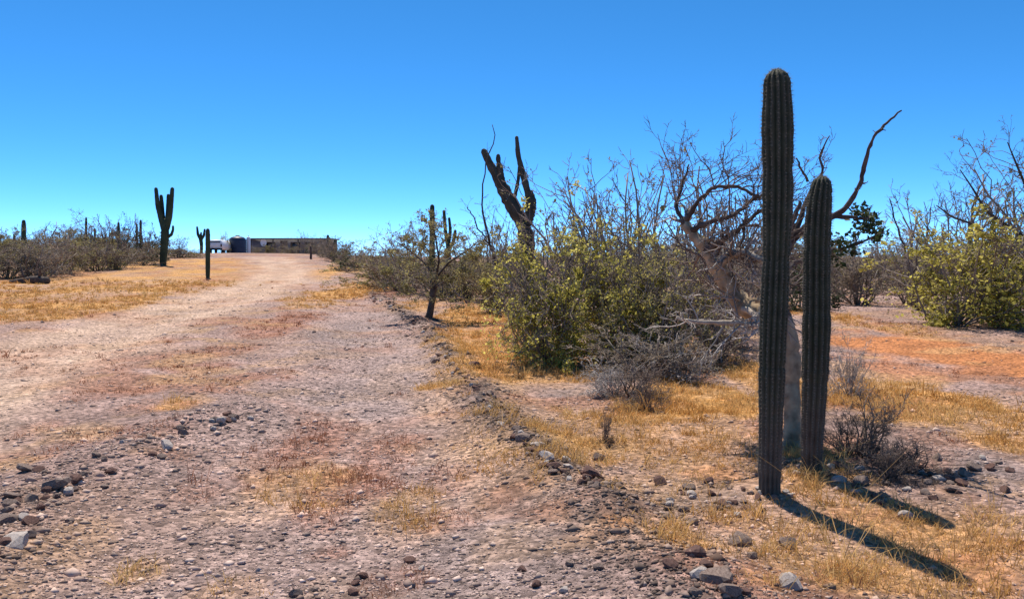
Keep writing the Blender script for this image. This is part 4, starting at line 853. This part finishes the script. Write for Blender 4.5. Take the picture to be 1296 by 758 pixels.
def sample_front(rng, n, r0, r1, pw=1.0, half=38):
    th = np.radians(rng.uniform(-half, half, n)); u = rng.random(n)
    r = (r0 ** (2 - pw) + u * (r1 ** (2 - pw) - r0 ** (2 - pw))) ** (1 / (2 - pw)) if pw != 2 else r0 * (r1 / r0) ** u
    return r * np.sin(th), r * np.cos(th), r
OCT = np.array([(1, 0, 0), (-1, 0, 0), (0, 1, 0), (0, -1, 0), (0, 0, 1), (0, 0, -1)], float)
OCT_F = np.array([(0, 2, 4), (2, 1, 4), (1, 3, 4), (3, 0, 4), (2, 0, 5), (1, 2, 5), (3, 1, 5), (0, 3, 5)])
def gravel():
    rng = np.random.default_rng(5); n = 280000
    x, y, r = sample_front(rng, n, 2.6, 34, 1.75)
    st, og, rd, gy, tr, tl = zones(x, y)
    w = np.clip(0.55 + 0.5 * gy + 0.2 * tr - 0.5 * st - 0.6 * og - 0.35 * tl, .06, 1) * (0.35 + 1.0 * sstep(.35, .62, fbm(x / .8, y / .8, 91, 3)))
    b = np.exp(-(dist_line(x, y, BERM) / .4) ** 2) + np.exp(-(dist_line(x, y, BERM_L) / .5) ** 2)
    keep = rng.random(n) < w + .6 * b; x, y, r, b = x[keep], y[keep], r[keep], b[keep]; n = len(x)
    s = np.clip(rng.lognormal(-5.3, .66, n), .0022, .045) * (1 + .35 * b) * (0.85 + r * .028)
    z = H(x, y); J = OCT[None] * rng.uniform(.6, 1.25, (n, 6, 1)) + rng.normal(0, .22, (n, 6, 3))
    J[..., 2] *= .62; a = rng.uniform(0, 6.28, n); ca, sa = np.cos(a)[:, None], np.sin(a)[:, None]
    V = np.stack([J[..., 0] * ca - J[..., 1] * sa, J[..., 0] * sa + J[..., 1] * ca, J[..., 2]], -1) * s[:, None, None]
    V += np.stack([x, y, z + s * .08], 1)[:, None]
    Fc = (OCT_F[None] + (np.arange(n) * 6)[:, None, None]).reshape(-1, 3)
    me = mesh_np('gravel', V.reshape(-1, 3), [Fc], M['gravel'])
    u = rng.random((n, 1)); own = np.array((.34, .225, .17)) * (1 - u) + np.array((.78, .59, .48)) * u
    cc = .45 * zone_colour(x, y) + .55 * own; cc = cc * (1 - .2 * np.clip(b, 0, 1) - .35 * np.exp(-(dist_line(x, y, BERM) / .4) ** 2))[:, None]; cc = np.repeat(np.hstack([cc, np.ones((n, 1))]), 6, 0).astype(np.float32)
    ca = me.color_attributes.new('stone', 'FLOAT_COLOR', 'POINT'); ca.data.foreach_set('color', cc.ravel())
    o = bpy.data.objects.new('gravel', me); C.objects.link(o)
    o['kind'] = 'stuff'; o['label'] = 'loose pinkish grey gravel strewn over the ground'; o['category'] = 'gravel'; return n
def grass(seed=6, n=95000, name='dry_grass', label='short dry straw-coloured grass in patches on the ground', mt='grass', cat='grass', red=False):
    rng = np.random.default_rng(seed)
    x, y, r = sample_front(rng, n, 2.6, 40, 1.85)
    st, og, rd, gy, tr, tl = zones(x, y)
    w = np.clip(1.2 * st - .25 + .12 * sstep(.55, .7, fbm(x / 1.1, y / 1.1, 95, 3)), 0, 1) * (.3 + .9 * sstep(.35, .6, fbm(x / .35, y / .35, 97, 2)))
    if red: w = np.clip(1.1 * rd + .25 * sstep(.56, .68, fbm(x / 1.3, y / 1.3, 83, 5)) - .1, 0, 1) * (.25 + .9 * sstep(.4, .6, fbm(x / .3, y / .3, 99, 2)))
    keep = rng.random(n) < w; x, y, r = x[keep], y[keep], r[keep]; n = len(x); nb = 11
    X = np.repeat(x, nb) + rng.normal(0, .035, n * nb); Y = np.repeat(y, nb) + rng.normal(0, .035, n * nb); r = np.repeat(r, nb)
    hgt = (.55 if red else 1.0) * np.repeat(rng.lognormal(-3.2, .6, n), nb) * rng.uniform(.5, 1.2, n * nb) * (1 + r * .01)
    wd = .0013 + .00024 * r; Z = H(X, Y) - .004; N = len(X)
    ln = rng.normal(0, .75, (N, 2)); a = rng.uniform(0, 3.14, N); px_, py_ = np.cos(a) * wd, np.sin(a) * wd
    b0 = np.stack([X - px_, Y - py_, Z], 1); b1 = np.stack([X + px_, Y + py_, Z], 1)
    mid = np.stack([X + ln[:, 0] * hgt * .35, Y + ln[:, 1] * hgt * .35, Z + hgt * .6], 1); m0 = mid - np.stack([px_, py_, 0 * Z], 1) * .7; m1 = mid + np.stack([px_, py_, 0 * Z], 1) * .7
    tp = np.stack([X + ln[:, 0] * hgt, Y + ln[:, 1] * hgt, Z + hgt * .95], 1)
    V = np.stack([b0, b1, m1, m0, tp], 1).reshape(-1, 3); i = np.arange(N) * 5
    o = bpy.data.objects.new(name, mesh_np(name, V, [np.stack([i, i + 1, i + 2, i + 3], -1), np.stack([i + 3, i + 2, i + 4], -1)], M[mt])); C.objects.link(o)
    o['kind'] = 'stuff'; o['label'] = label; o['category'] = cat; return N
gravel(); grass()
grass(16, 50000, 'red_herbs', 'low withered red-brown herbs spread over the gravel', 'red_herb', 'herbs', True)
